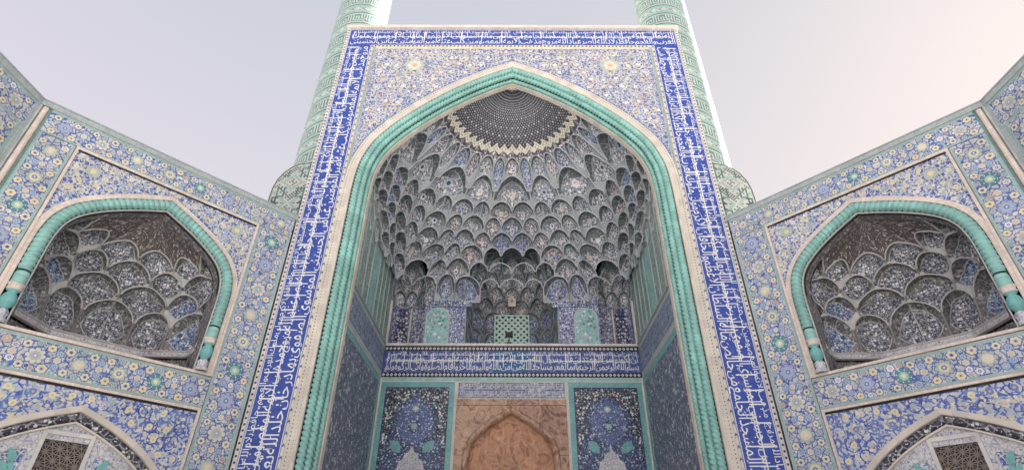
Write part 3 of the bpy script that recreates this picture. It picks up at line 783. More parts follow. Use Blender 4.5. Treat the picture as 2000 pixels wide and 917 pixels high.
# band of lozenges and zigzag under the sunburst dome
def zig(f):
    x = (f * 21 + .5) % 1; return 21.34 + .18 * abs(2 * x - 1)
mb = MB(); ff = np.linspace(0, 1, 201)
for f0, f1 in zip(ff, ff[1:]):
    mb.face([VM.pt(f0, topL(f0)), VM.pt(f1, topL(f1)), VM.pt(f1, zig(f1)), VM.pt(f0, zig(f0))], [(f0 * 10, topL(f0)), (f1 * 10, topL(f1)), (f1 * 10, zig(f1)), (f0 * 10, zig(f0))], 'plate_plum')
mb.build('lozenge_band', cells_parent)
mb = MB()
for f0, f1 in zip(ff, ff[1:]):
    P = [VM.pt(f, zig(f) + o, -.05) for f, o in ((f0, -.07), (f1, -.07), (f1, .15), (f0, .15))]
    mb.face(P, [(f0 * 10, 0), (f1 * 10, 0), (f1 * 10, .2), (f0 * 10, .2)], 'zig')
for i in range(105):
    f = (i + .5) / 105; z = zig(f) + .04; e = .0026
    mb.face([VM.pt(f - e, z, -.056), VM.pt(f, z - .035, -.056), VM.pt(f + e, z, -.056), VM.pt(f, z + .035, -.056)], [(0, 0), (.1, 0), (.1, .1), (0, .1)], 'ink')
mb.build('zigzag_border', cells_parent)
mb = MB(); zd = [21.2] + list(np.linspace(21.45, 23.28, 22)); fd = np.linspace(0, 1, 61)
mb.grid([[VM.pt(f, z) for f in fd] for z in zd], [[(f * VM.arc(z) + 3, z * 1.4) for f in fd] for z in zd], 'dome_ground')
dome = mb.build('sunburst_dome', portal, smooth=True)
mb = MB(); zr = 23.26 - 1.62 * np.linspace(.04, 1, 25) ** 1.15
for j, z in enumerate(zr):
    n = 44; L = VM.arc(z); big = j % 4 == 0
    for i in range(n + 1):
        f = (i + (.5 if j % 2 else 0)) / n
        if f > .992 or f < .008: continue
        a = min(.066 if big and i % 2 == 0 else .036, L / n * .34); ef = a / max(L, .1); ez = a * .72
        mb.face([VM.pt(f - ef, z, -.01), VM.pt(f, z - ez, -.01), VM.pt(f + ef, z, -.01), VM.pt(f, z + ez, -.01)], [(f * 9, z), (f * 9 + .05, z), (f * 9 + .05, z + .05), (f * 9, z + .05)], 'white_glaze' if big and i % 2 == 0 else 'rib')
mb.build('star_inlay', dome, stuff=True)
mb = MB(); Fb = Frame((0, .62, 23.12), (1, 0, 0), (0, .35, .94), (0, -.94, .35))
for r, m_, n in ((.24, 'cream', 0), (.19, 'ink', .006), (.13, 'yellow', .012), (.05, 'ink', .018)): mb.poly(Fb, rosette(0, 0, r, 8, .15), n - .05, m_)
mb.build('apex_rosette', dome)
# ------------------------------------------------------------------ iwan walls
def quad(F, u0, u1, v0, v1, n, mat, name, parent, **k):
    q = MB(); q.poly(F, [(u0, v0), (u1, v0), (u1, v1), (u0, v1)], n, mat); return q.build(name, parent, **k)
def frame_bars(F, u0, u1, v0, v1, w, n0, n1, mat, name, parent, bottom=True):
    q = MB(); q.box(F, u0, u0 + w, v0, v1, n0, n1, mat); q.box(F, u1 - w, u1, v0, v1, n0, n1, mat); q.box(F, u0 + w, u1 - w, v1 - w, v1, n0, n1, mat)
    if bottom: q.box(F, u0 + w, u1 - w, v0, v0 + w, n0, n1, mat)
    return q.build(name, parent)

for s in (-1, 1):
    F = Frame((s * 6.44, 0, 0), (0, 1, 0), (0, 0, 1), (-s, 0, 0))
    wall = quad(F, .5, YB + .2, 0, 16.0, 0, 'side_panel', 'side_wall', portal)
    quad(F, .52, YB, 11.86, 16.0, .006, 'side_upper', 'upper_panel', wall)
    quad(F, .52, 3.9, 16.0, 17.1, .0, 'side_upper', 'upper_panel', wall)
    quad(F, .62, YB + 2, 15.9, 20.5, -.58, 'hood', 'upper_backing', wall)
    q = MB(); q.face([F.p(.62, 15.92, .0), F.p(YB + 2, 15.92, .0), F.p(YB + 2, 15.92, -.6), F.p(.62, 15.92, -.6)], [(0, 0), (7, 0), (7, .6), (0, .6)], 'hood'); q.build('upper_shelf', wall)
    frame_bars(F, .62, YB - .1, 0, 10.12, .30, 0, .02, 'turq_border', 'panel_border', wall, False)
    frame_bars(F, .55, YB - .03, 0, 10.2, .06, 0, .03, 'cream', 'panel_fillet', wall, False)
    for x in (1.25, 2.15, 3.0, 4.25, 5.0, 5.75, 6.5):
        q = MB(); q.box(F, x, x + .11, 11.9, 15.95, 0, .04, 'pale_turq'); q.build('turquoise_strip', wall)
    quad(F, 3.14, 4.22, 11.9, 15.2, .012, 'panel_turq', 'turquoise_panel', wall)
    fz = quad(F, .55, YB, 10.2, 11.86, .008, 'side_frieze', 'frieze', wall)
    for z0, z1 in ((10.22, 10.42), (11.58, 11.82)): border(F, True, z0, z1, .56, YB - .02, 'rib_dark', wall, 'cross', n=.02, step=.24)
    q = MB(); q.box(F, .5, YB, 11.82, 11.90, 0, .09, 'rib_dark'); q.build('ledge', wall)
    FT = F if s < 0 else Frame((6.44, 0, 0), (0, -1, 0), (0, 0, 1), (-1, 0, 0))
    a, b = (.7, YB - .1) if s < 0 else (-YB + .1, -.7)
    q = MB(); write_band(q, FT, a, b, 10.46, 11.55, TEXT_B, 4 if s < 0 else 19, 'pale_blue', n=.014, line=False, rnd=rn); q.build('lettering', wall, stuff=True)
    q = MB(); tube(q, [(s * 6.40, YB - .05, 0), (s * 6.40, YB - .05, 10.15)], .06, 'cream', 6); q.build('corner_fillet', portal)

BF = Frame((0, YB, 0), (1, 0, 0), (0, 0, 1), (0, -1, 0))
q = MB(); q.box(BF, -6.44, -2.2, 0, 11.84, -.4, 0, 'cream_pale'); q.box(BF, 2.2, 6.44, 0, 11.84, -.4, 0, 'cream_pale'); q.box(BF, -2.2, 2.2, 8.6, 11.84, -.4, 0, 'cream_pale'); back = q.build('back_wall', portal)
# frieze with white script
q = MB(); q.box(BF, -6.44, 6.44, 10.44, 11.54, 0, .02, 'frieze_blue'); q.build('frieze', back)
quad(BF, -.95, .82, 10.46, 11.52, .024, 'teal_patch', 'repaired_tiles', back)
q = MB(); write_band(q, BF, -6.36, 6.36, 10.48, 11.52, TEXT_B, 0, LETTER, n=.03, line=True, rnd=rn); q.build('lettering', back, stuff=True)
for z0, z1 in ((10.2, 10.43), (11.55, 11.78)): border(BF, True, z0, z1, -6.42, 6.42, 'ink', back, 'cross', n=.03, step=.2)
q = MB(); q.box(BF, -6.44, 6.44, 11.78, 11.90, 0, .16, 'cream_pale'); q.build('ledge', back)
q = MB(); q.box(BF, -6.40, 6.40, 9.98, 10.18, 0, .03, 'pale_turq'); q.build('fillet', back)
# small inscription panel over the doorway
q = MB(); q.box(BF, -2.58, 2.58, 9.18, 9.93, 0, .02, 'side_frieze'); pnl = q.build('inscription_panel', back)
q = MB()
for v0, v1, st_ in ((9.20, 9.54, 3), (9.57, 9.91, 17)): write_band(q, BF, -2.52, 2.52, v0, v1, TEXT_B, st_, LETTER, n=.026, line=False, rnd=rn)
q.build('small_lettering', back, stuff=True)
frame_bars(BF, -2.64, 2.64, 9.12, 9.98, .05, 0, .035, 'cream', 'panel_fillet', back)
# carpet-like mosaic panels
for s in (-1, 1):
    uc = s * 4.56
    hw = 1.80
    q = MB(); q.box(BF, uc - hw, uc + hw, 0, 9.95, 0, .015, 'carpet_dark'); cp = q.build('mosaic_panel', portal, label='dark mosaic panel with a white vase and blue cusped field')
    frame_bars(BF, uc - hw, uc + hw, 0, 9.95, .26, .015, .03, 'turq_border', 'turquoise_border', cp, False)
    frame_bars(BF, uc - hw - .05, uc + hw + .05, 0, 10.0, .05, 0, .05, 'cream', 'outer_fillet', cp, False)
    frame_bars(BF, uc - hw + .26, uc + hw - .26, 0, 9.69, .03, .015, .034, 'navy', 'inner_line', cp, False)
    half = [(0, 9.42), (.22, 9.15), (.62, 9.0), (.92, 8.62), (1.05, 8.1), (.98, 7.62), (1.18, 7.35), (1.36, 6.9), (1.42, 6.2), (1.42, 0)]
    pts = [(uc + a, b) for a, b in half] + [(uc - a, b) for a, b in half[::-1][:-1]]
    q = MB(); q.poly(BF, pts, .022, 'carpet_navy')
    half2 = [(0, 9.2), (.2, 8.95), (.52, 8.8), (.76, 8.45), (.84, 8.0), (.7, 7.5), (.42, 7.2), (0, 7.0)]
    q.poly(BF, [(uc + a, b) for a, b in half2] + [(uc - a, b) for a, b in half2[::-1][1:-1]], .026, 'carpet_blue')
    q.build('cusped_field', cp)
    q = MB()
    q.poly(BF, rosette(uc, 8.66, .17, 8, .25), .031, 'pale_turq'); q.poly(BF, rosette(uc, 8.66, .08, 6, .2), .034, 'yellow')
    q.poly(BF, rosette(uc, 7.85, .34, 8, .3), .031, 'carpet_navy'); q.poly(BF, rosette(uc, 7.85, .16, 6, .3), .034, 'pale_turq')
    rr_ = random.Random(11)
    for _ in range(230):                                       # white blossoms in the dark corners
        a, b = rr_.uniform(.05, 1.46), rr_.uniform(5.0, 9.6)
        if a > float(np.interp(b, [h[1] for h in half[::-1]], [h[0] for h in half[::-1]])) + .08:
            for sg in (-1, 1): q.poly(BF, rosette(uc + sg * a, b, rr_.uniform(.03, .06), 5, .3, rr_.uniform(0, 6)), .031 + _ * 2e-5, rr_.choice(('white_glaze', 'white_glaze', 'pale_turq', 'cream')))
    for _ in range(110):
        a, b = rr_.uniform(.03, 1.3), rr_.uniform(4.5, 9.1)
        if a < float(np.interp(b, [h[1] for h in half[::-1]], [h[0] for h in half[::-1]])) - .1:
            for sg in (-1, 1): q.poly(BF, disc(uc + sg * a, b, rr_.uniform(.022, .045), 6), .036 + _ * 2e-5, rr_.choice(('white_glaze', 'pale_blue', 'pale_blue', 'cream')))
    q.build('blossoms', cp, stuff=True)
    for sg in (-1, 1):
        q = MB(); L = [(0, .32), (.14, .2), (.2, .05), (.17, -.12), (.07, -.26), (0, -.34), (-.1, -.24), (-.2, -.08), (-.19, .1), (-.1, .23)]
        ca, sa = math.cos(sg * .75), math.sin(sg * .75)
        q.poly(BF, [(uc + sg * .76 + (x * ca + y * sa) * 1.1, 6.95 + (-x * sa + y * ca) * 1.1) for x, y in L], .045, 'turq_border'); q.build('turquoise_leaf', cp)
    q = MB(); vs = [(0, 6.98), (.12, 6.72), (.3, 6.62), (.36, 6.42), (.55, 6.3), (.6, 6.05), (.74, 5.85), (.7, 5.5), (.8, 5.2), (.62, 4.9), (.4, 4.7), (.2, 4.6), (0, 4.55)]
    q.poly(BF, [(uc + a, b) for a, b in vs] + [(uc - a, b) for a, b in vs[::-1][1:-1]], .048, 'light_floral'); q.build('white_vase', cp)

# stone doorway
DOOR = Arch([(2.22, 0), (2.22, 5.0), (2.21, 6.2), (2.12, 6.9), (1.85, 7.45), (1.2, 8.02), (.55, 8.42), (0, 8.75)], 6)
door = link('stone_doorway', bpy.data.meshes.new('stone_doorway'), portal, label='brown marble doorway surround with a pointed arch')
q = MB()
for z0, z1 in zip(np.linspace(0, 9.1, 40), np.linspace(0, 9.1, 40)[1:]):
    for sg in (-1, 1): q.poly(BF, [(sg * DOOR.half_at(z0, 0), z0), (sg * 2.63, z0), (sg * 2.63, z1), (sg * DOOR.half_at(z1, 0), z1)], .015, 'dark_gap')
q.build('joint_bed', door)
for s, mats_ in ((-1, 'stone_pink'), (1, 'stone_rust')):
    for (a, b) in ((0, 4.48), (4.5, 6.58), (6.6, 8.82)):
        q = MB(); zs_ = [z for z in np.linspace(a, b, 14)]
        for z0, z1 in zip(zs_, zs_[1:]):
            h0, h1 = DOOR.half_at(z0, 0), DOOR.half_at(z1, 0)
            q.poly(BF, [(s * h0, z0), (s * 2.62, z0), (s * 2.62, z1), (s * h1, z1)], .05, mats_)
        q.build('stone_slab', door)
for a, b, m_ in ((-2.62, -.02, 'stone_pink'), (0, 1.3, 'stone_rust'), (1.32, 2.62, 'stone_pink')):
    q = MB(); q.box(BF, a, b, 8.84, 9.12, 0, .055, m_); q.build('stone_slab', door)
q = MB(); arch_strip(q, BF, DOOR, [(-.03, .05), (-.03, .10), (.05, .16), (.13, .15), (.2, .09), (.24, .0), (.27, -.36)], 'stone_pink'); q.build('arch_moulding', door, smooth=True)
q = MB(); zs_ = np.linspace(0, 8.5, 40)
for z0, z1 in zip(zs_, zs_[1:]):
    h0, h1 = DOOR.half_at(z0, .22), DOOR.half_at(z1, .22); q.poly(BF, [(-h0, z0), (h0, z0), (h1, z1), (-h1, z1)], -.32, 'stone_amber')
door.data = q.mesh('stone_doorway')

# upper zone of the back wall: piers, recesses, central niche
for s in (-1, 1):
    a, b = sorted((s * 2.45, s * 4.6))
    q = MB(); q.box(BF, a, b, 11.84, 14.4, -1.0, 0, 'plate_blue'); pier = q.build('pier', portal)
    q = MB(); w0, w1 = sorted((s * 3.28, s * 4.48)); m_ = (w0 + w1) / 2; hw = (w1 - w0) / 2
    arc = [(m_ + hw * math.cos(t), 13.36 + .58 * math.sin(t)) for t in np.linspace(0, math.pi, 13)]
    q.poly(BF, [(w0, 11.9), (w1, 11.9)] + arc, .02, 'panel_turq'); q.build('turquoise_panel', pier)
    q = MB(); tube(q, [BF.p(w1, 11.9, .02), BF.p(w1, 13.36, .02)] + [BF.p(x, z, .02) for x, z in arc[1:-1]] + [BF.p(w0, 13.36, .02), BF.p(w0, 11.9, .02)], .035, 'rib', 5); q.build('panel_moulding', pier)
    rr_ = random.Random(21); q = MB()
    for _ in range(26):
        x, z = rr_.uniform(.05, hw - .1), rr_.uniform(12.0, 13.6)
        for sg in (-1, 1): q.poly(BF, rosette(m_ + sg * x, z, rr_.uniform(.05, .09), 5, .3), .026 + _ * 1e-4, rr_.choice(('turq_dark', 'lavender', 'white_glaze', 'pale_blue')))
    q.build('blossoms', pier, stuff=True)
    w0, w1 = sorted((s * 2.55, s * 3.15)); quad(BF, w0, w1, 11.9, 14.1, .012, 'plate_blue', 'blue_panel', pier)
    w0, w1 = sorted((s * 4.1, s * 4.63)); q = MB(); q.box(BF, w0, w1, 14.40, 16.2, -1.2, .05, 'plate'); q.build('pier_cheek', pier)
    # side recess
    uc = s * 5.52
    VR = Vault(BF, uc, -.02, [11, 15.2, 16.7], [.91, .9, .25], [11, 14.4, 15.4, 16.7], [1.15, 1.15, .8, .1], [11, 14, 17], [7, 6, 2.4], 11.5, 16.75, nz=60, nf=81, zo=[14.2, 16.7], oo=[0, .55])
    q = MB(); fz_ = np.linspace(0, 1, 25)
    q.grid([[VR.pt(f, z, .05) for f in fz_] for z in (11.8, 14.5)], [[(f * 3, z) for f in fz_] for z in (11.8, 14.5)], 'plate_blue')
    zt = np.linspace(14.5, 16.72, 12)
    q.grid([[VR.pt(f, z, .22) for f in fz_] for z in zt], [[(f * 3, z) for f in fz_] for z in zt], 'hood')
    rc = q.build('side_recess', portal)
    muqarnas(VR, rc, [dict(n=5, ph=.5, zp=14.95, za=15.25, dm=.22, plates=['plate', 'plate_plum']), dict(n=5, ph=0, zp=15.5, za=15.75, dm=.24, plates=['plate_plum', 'plate']),
                      dict(n=5, ph=.5, zp=15.98, za=16.22, dm=.24, plates=['plate_plum'])], lambda f: 14.5, rib='rib_dark', rw=.024, ncol=9, nrow=7, fine=False)
    for x0, x1, m_ in ((-.80, -.12, 'panel_night'), (.10, .78, 'plate_blue')):
        if s > 0: x0, x1 = -x1, -x0
        F2 = Frame((uc, YB + 1.10, 0), (1, 0, 0), (0, 0, 1), (0, -1, 0)); mm_ = (x0 + x1) / 2; hh = (x1 - x0) / 2
        arc = [(mm_ + hh * math.cos(t), 14.1 + .3 * math.sin(t)) for t in np.linspace(0, math.pi, 9)]
        q = MB(); q.poly(F2, [(x0, 11.9), (x1, 11.9)] + arc, .03, m_); po = q.build('arched_panel', rc)
        q = MB(); rr_ = random.Random(31)
        for _ in range(14):
            x, z = rr_.uniform(.04, hh - .06), rr_.uniform(12.4, 14.1)
            for sg in (-1, 1): q.poly(F2, rosette(mm_ + sg * x, z, rr_.uniform(.035, .06), 5, .3), .04 + _ * 1e-4, 'white_glaze')
        q.build('blossoms', rc, stuff=True)
    for x, m_, r_ in ((s * .9, 'cream_pale', .09), (-s * .01, 'brick', .06)):
        q = MB(); P_ = Vector((uc + x, YB + (.02 if abs(x) > .5 else 1.04), 11.9)); tube(q, [P_, P_ + Vector((0, 0, .12)), P_ + Vector((0, 0, 2.3)), P_ + Vector((0, 0, 2.45))], r_, m_, 8); q.build('colonnette', rc)

VN = Vault(BF, 0, -.02, [11, 15.5, 16.4, 17.0, 17.6], [2.43, 2.43, 2.2, 1.7, .3], [11, 15.5, 16.3, 16.9, 17.4, 17.6], [3.2, 3.2, 2.7, 1.9, .8, .05], [11, 14, 17], [3.8, 3.4, 2.2], 11.5, 17.65, nz=80, nf=121, zo=[15, 17.6], oo=[0, .5])
q = MB(); fz_ = np.linspace(0, 1, 41)
zt = [11.8, 14.6]; q.grid([[VN.pt(f, z, .16) for f in fz_] for z in zt], [[(f * 8, z) for f in fz_] for z in zt], 'plate_blue')
zt = np.linspace(14.6, 17.62, 16); q.grid([[VN.pt(f, z, .34) for f in fz_] for z in zt], [[(f * 8, z) for f in fz_] for z in zt], 'hood')
q.face([BF.p(-2.5, 11.86, .0), BF.p(2.5, 11.86, .0), BF.p(2.5, 11.86, -3.3), BF.p(-2.5, 11.86, -3.3)], [(0, 0), (5, 0), (5, 3), (0, 3)], 'cream_pale')
for s_ in (-1, 1): q.face([BF.p(s_ * 2.4, 13.8, -1.3), BF.p(s_ * 6.6, 13.8, -1.3), BF.p(s_ * 6.6, 18, -.9), BF.p(s_ * 2.4, 18, -.9)], [(0, 0), (4, 0), (4, 4), (0, 4)], 'hood')
niche = q.build('central_niche', portal)
muqarnas(VN, niche, [dict(n=9, ph=.5, zp=13.45, za=13.9, dm=.12, plates=['plate_blue', 'plate', 'plate']), dict(n=9, ph=.5, zp=14.75, za=15.15, dm=.16, plates=['plate', 'plate_blue']), dict(n=9, ph=0, zp=15.45, za=15.8, dm=.28, plates=['plate', 'plate_plum']),
                     dict(n=9, ph=.5, zp=16.05, za=16.38, dm=.30, plates=['plate', 'plate_plum']), dict(n=9, ph=0, zp=16.58, za=16.86, dm=.30, plates=['plate']),
                     dict(n=5, ph=.5, zp=17.02, za=17.28, dm=.3, plates=['plate'])], lambda f: 11.87, rib='rib_dark', rw=.026, ncol=9, fine=False,
         keep=lambda c, k: not (k <= 1 and abs(c - .5) < .08))
# pierced turquoise screen in the niche
F2 = Frame((0, YB + 3.12, 0), (1, 0, 0), (0, 0, 1), (0, -1, 0))
quad(F2, -.98, .98, 11.9, 14.9, -.10, 'glass_dark', 'dark_opening', niche)
def bars(q, F, u0, u1, v0, v1, ang, pitch, w, n0, n1, mat):
    """parallel bars at an angle clipped to a rectangle"""
    c, s_ = math.cos(ang), math.sin(ang); cx, cy = (u0 + u1) / 2, (v0 + v1) / 2; Rr = math.hypot(u1 - u0, v1 - v0)
    k = int(Rr / pitch) + 1
    for i in range(-k, k + 1):
        ox, oy = cx - s_ * i * pitch, cy + c * i * pitch; lo, hi = -Rr, Rr
        for o, d, a, b in ((ox, c, u0, u1), (oy, s_, v0, v1)):
            if abs(d) < 1e-6:
                if not a < o < b: lo, hi = 1, 0
            else:
                t0, t1 = sorted(((a - o) / d, (b - o) / d)); lo, hi = max(lo, t0), min(hi, t1)
        if hi - lo > .02:
            Fb = Frame(F.p(ox, oy), F.U * c + F.V * s_, F.V * c - F.U * s_, F.N); q.box(Fb, lo, hi, -w / 2, w / 2, n0, n1, mat)
q = MB(); bars(q, F2, -.92, .92, 11.9, 14.85, math.pi / 4, .25, .13, -.03, .03, 'mint'); bars(q, F2, -.92, .92, 11.9, 14.85, -math.pi / 4, .25, .13, -.032, .028, 'mint')
q.build('pierced_screen', niche)
frame_bars(F2, -1.02, 1.02, 11.9, 14.95, .09, -.03, .05, 'mint', 'screen_frame', niche)
q = MB(); F3 = Frame((0, YB + 1.75, 0), (1, 0, 0), (0, 0, 1), (0, -1, 0)); q.poly(F3, [(-.2, 15.3), (.2, 15.3), (.24, 15.65), (0, 16.05), (-.24, 15.65)], -.9, 'cream'); q.poly(F3, disc(0, 15.64, .1, 4, .0, 1.5), -.894, 'stone_rust'); q.build('pale_cartouche', niche)

# small floodlight on the ledge
fl = thing('floodlight', 'small black floodlight on the ledge in front of the pierced screen', 'lamp')
Ff = Frame((-.13, YB - .2, 11.9), (1, 0, 0), (0, 0, 1), (0, -1, 0))
q = MB(); q.box(Ff, -.10, .10, 0, .03, -.08, .08, 'metal', True); q.box(Ff, -.02, .02, .03, .34, -.02, .02, 'metal', True); q.build('stand', fl)
q = MB(); q.box(Ff, -.19, .19, .34, .56, -.1, .08, 'metal', True); ho = q.build('housing', fl)
q = MB(); q.box(Ff, -.16, .16, .37, .53, .08, .09, 'glass_dark'); q.build('lens', fl)
# ------------------------------------------------------------------ minarets
mat('min_cream', (194, 198, 190), 0.5, tile=None, dirt=0.12)
mat('min_turq', (150, 184, 174), 0.4, tile=None, dirt=0.12)
mat('min_teal', (96, 136, 130), 0.4, tile=None, dirt=0.12)
mat('min_ink', (72, 92, 90), 0.4, tile=None, dirt=0.12)
mat('min_rose', (188, 150, 146), 0.5, tile=None)
KUFIC = ["X.XXXXX.X.X.XXXXXXX.X.X.XXXXX.X.X.", "X.X...X.X.X.X.....X.X.X.X...X.X.X.", "X.X.X.X.X.X.X.XXX.X.X.X.X.X.X.XXX.", "X.X.X.X.X.X.X.X.X.X.X.X.X.X.X.....",
         "X.XXX.X.X.X.X.X.XXX.X.X.XXX.XXXXX.", "X.....X.X.X.X.X.....X.X.........X.", "XXXXXXX.XXX.X.XXXXXXX.XXXXXXXXX.XX"]
def minaret(s, label):
    t = thing('minaret', label, 'minaret')
    cx, cy, r, N, P = s * 9.2, 1.95, 1.45, 128, 24
    c = 2 * math.pi * r / N; slope = -P * 2 / N * s
    z0 = 12.0; nr = int((41.0 - z0) / c) + 52
    pal = []
    def colour(i, j):
        b = j % P; a = (i * 1 + (j // P) * 13) % 34
        if b in (0, 13): return 'min_ink'
        if b in (1, 12): return 'min_cream'
        if b in (2, 11): return 'min_turq'
        if 3 <= b <= 10:
            row = (b - 3) if b < 10 else 6
            return 'min_teal' if KUFIC[6 - min(row, 6)][a] == 'X' else 'min_cream'
        if b in (14, 23): return 'min_turq'
        k = (i + b) % 8; return 'min_rose' if (k == 0 and b in (18, 19)) else ('min_teal' if (i % 4 == 0 and b in (17, 20)) or ((i + 2) % 8 < 2 and b in (18, 19)) else ('min_turq' if b in (15, 16, 21, 22) else 'min_cream'))
    mb = MB(); P3, UV = [], []
    for j in range(nr + 1):
        row, uvr = [], []
        for i in range(N + 1):
            th = 2 * math.pi * i / N; z = z0 + (j - 48) * c + i * c * slope + (48 * c if s > 0 else 0)
            z = min(max(z, 12.0), 41.0)
            row.append((cx + r * math.cos(th), cy + r * math.sin(th), z)); uvr.append((i * c, z))
        P3.append(row); UV.append(uvr)
    mb.grid(P3, UV, lambda a, b: colour(b, a))
    mb.build('shaft', t, smooth=True)
    mb = MB(); k = 32
    mb.grid([[(cx + r * math.cos(2 * math.pi * i / k), cy + r * math.sin(2 * math.pi * i / k), z) for i in range(k + 1)] for z in (0, 12.1)], [[(i * .28, z) for i in range(k + 1)] for z in (0, 12.1)], 'min_cream')
    mb.face([(cx + r * math.cos(2 * math.pi * i / k), cy + r * math.sin(2 * math.pi * i / k), 40.98) for i in range(k)], [(0, 0)] * k, 'min_cream')
    mb.build('core', t, smooth=True)
    # base with rounded shoulder, faced with square kufic
    prof = [(8.99, 0), (10.68, 0), (10.68, 15.9), (10.66, 16.4), (10.56, 16.85), (10.36, 17.25), (10.1, 17.55), (9.8, 17.75), (9.5, 17.82), (8.99, 17.82)]
    F = Frame((0, .36, 0), (s, 0, 0), (0, 0, 1), (0, -1, 0)); mb = MB()
    mb.poly(F, prof, 0, 'min_cream')
    for a, b in zip(prof[1:], prof[2:]): mb.face([F.p(*a, 0), F.p(*b, 0), F.p(*b, -3.4), F.p(*a, -3.4)], [(0, a[1]), (0, b[1]), (3.4, b[1]), (3.4, a[1])], 'min_turq')
    base = mb.build('base', t)
    mb = MB(); cz = .072; u0, v0 = 9.03, 13.2
    def inside(u, v): return u < 10.58 and (v < 15.9 or (u < float(np.interp(v, [p[1] for p in prof[2:9]], [p[0] for p in prof[2:9]])) - .1 and v < 17.74))
    for i in range(22):
        for j in range(64):
            u, v = u0 + i * cz, v0 + j * cz
            if not (inside(u, v) and inside(u + cz, v + cz)): continue
            x, y = abs(i - 10), abs((j % 32) - 16); d = x + y; m_ = None
            if d % 12 == 0: m_ = 'min_ink'
            elif d % 12 in (2, 10): m_ = 'min_ink' if (i + j) % 4 == 0 else None
            elif (x in (4, 8) and y % 12 > 3) or (y in (5, 11) and x % 9 > 2): m_ = 'min_teal'
            elif d % 12 in (4, 5, 6, 7) and (x + 2 * y) % 7 == 0: m_ = 'min_rose'
            elif d % 12 in (5, 6): m_ = 'min_turq'
            elif x > 6 and y > 11 and (i % 2 == 0 or j % 4 == 0): m_ = 'min_ink'
            if m_: mb.poly(F, [(u, v), (u + cz, v), (u + cz, v + cz), (u, v + cz)], .004, m_)
    mb.build('square_kufic', base, stuff=True)
    mb = MB(); tube(mb, [F.p(a - .05, b - .04, .01) for a, b in prof[2:9]] + [F.p(9.0, 17.78, .01)], .022, 'min_ink', 4); tube(mb, [F.p(10.63, 12, .01), F.p(10.63, 15.86, .01)], .022, 'min_ink', 4); mb.build('edge_line', base)
minaret(-1, 'minaret at left behind the portal, its right side bright with sunlight')
minaret(1, 'minaret at right behind the portal, mostly shaded with a thin sunlit outer edge')

# ------------------------------------------------------------------ flower band
MED = [('lavender', 'pale_blue', 'mid_blue'), ('pale_green', 'yellow', 'mid_blue'), ('cream', 'pale_green', 'lavender'), ('turq_dark', 'pale_turq', 'yellow'), ('pale_green', 'cream', 'yellow')]
def flower_band(F, along_u, a0, a1, c0, c1, parent, seed, e0=.10, e1=.10, n=0.0, pitch=1.06):
    rr_ = random.Random(seed); T = (lambda a, c: (a, c)) if along_u else (lambda a, c: (c, a))
    q = MB(); f0, f1 = c0 + e0, c1 - e1
    (x0, y0), (x1, y1) = T(a0, c0), T(a1, c1); q.box(F, x0, x1, y0, y1, -.1, n, 'floral_ground'); o = q.build('floral_band', parent)
    q = MB()
    for (b0, b1, m_) in ((c0, c0 + e0 * .55, 'grey_border'), (c0 + e0 * .6, c0 + e0 * .95, 'pale_turq'), (c1 - e1 * .55, c1, 'grey_border'), (c1 - e1 * .95, c1 - e1 * .6, 'pale_turq')):
        (x0, y0), (x1, y1) = T(a0, b0), T(a1, b1); q.box(F, x0, x1, y0, y1, n, n + .008, m_)
    q.build('band_border', o)
    L = a1 - a0; k = max(1, round(L / pitch)); p = L / k; m = (f0 + f1) / 2; h = (f1 - f0) / 2
    q = MB(); qm = []
    def put(pts, nn, m_): q.poly(F, [T(*t) for t in pts], n + nn, m_)
    def blossom(a, c, r, m1, m2, ang):
        r *= rr_.uniform(.86, 1.1); a += rr_.uniform(-.02, .02); c += rr_.uniform(-.015, .015)
        if rr_.random() < .14: m1 = rr_.choice(('cream', 'pale_blue', 'apricot', 'white_glaze'))
        put(rosette(a, c, r * 1.17, 6, .18, ang, 3), .004, 'mid_cobalt'); put(rosette(a, c, r, 6, .22, ang, 4), .007, m1); put(disc(a, c, r * .42, 6, ang), .010, m2); put(disc(a, c, r * .18, 5), .012, 'navy' if m1 == 'yellow' else 'white_glaze')
    for i in range(k):
        a = a0 + (i + .5) * p; md = MED[(i * 3 + seed) % len(MED)]; r = min(h * .56, p * .27)
        put(rosette(a, m, r * 1.1, 8, .16, 0, 4), .004, 'mid_cobalt'); put(rosette(a, m, r, 8, .2, 0, 4), .007, md[0]); put(rosette(a, m, r * .62, 8, .3, .39, 3), .010, md[1]); put(rosette(a, m, r * .34, 6, .3), .013, md[2]); put(disc(a, m, r * .13, 6), .016, 'white_glaze')
        for t in range(8):
            an = t * math.pi / 4 + .39; put(disc(a + r * .8 * math.cos(an), m + r * .8 * math.sin(an), r * .09, 5), .014, 'mid_blue' if md[0] != 'turq_dark' else 'white_glaze')
        for sx in (-1, 1):
            for sy in (-1, 1):
                blossom(a + sx * p * .27, m + sy * h * .72, min(.12, h * .29), 'yellow', rr_.choice(('apricot', 'mid_blue', 'lavender')), rr_.uniform(0, 1))
        for sy in (-1, 1):
            blossom(a, m + sy * h * .84, min(.085, h * .2), 'pale_green', 'mid_blue', 0)
            blossom(a + p * .5, m + sy * h * .42, min(.095, h * .23), 'pale_blue', 'mid_blue', .5) if i < k - 1 else None
            if i < k - 1: blossom(a + p * .5, m + sy * h * .9, .06, 'pale_turq', 'apricot', 0)
            # curling stems
            for sx in (-1, 1):
                pts = [(a + sx * (p * .12 + p * .38 * t), m + sy * h * (.55 + .35 * math.sin(t * 5.2))) for t in np.linspace(0, 1, 8)]
                ribbon(q, F, [T(*z) for z in pts], .022, n + .003, 'pale_blue')
        if i < k - 1: blossom(a + p * .5, m, min(.10, h * .25), 'cream', 'apricot', .3)
    q.build('blossoms', o, stuff=True)
    return o

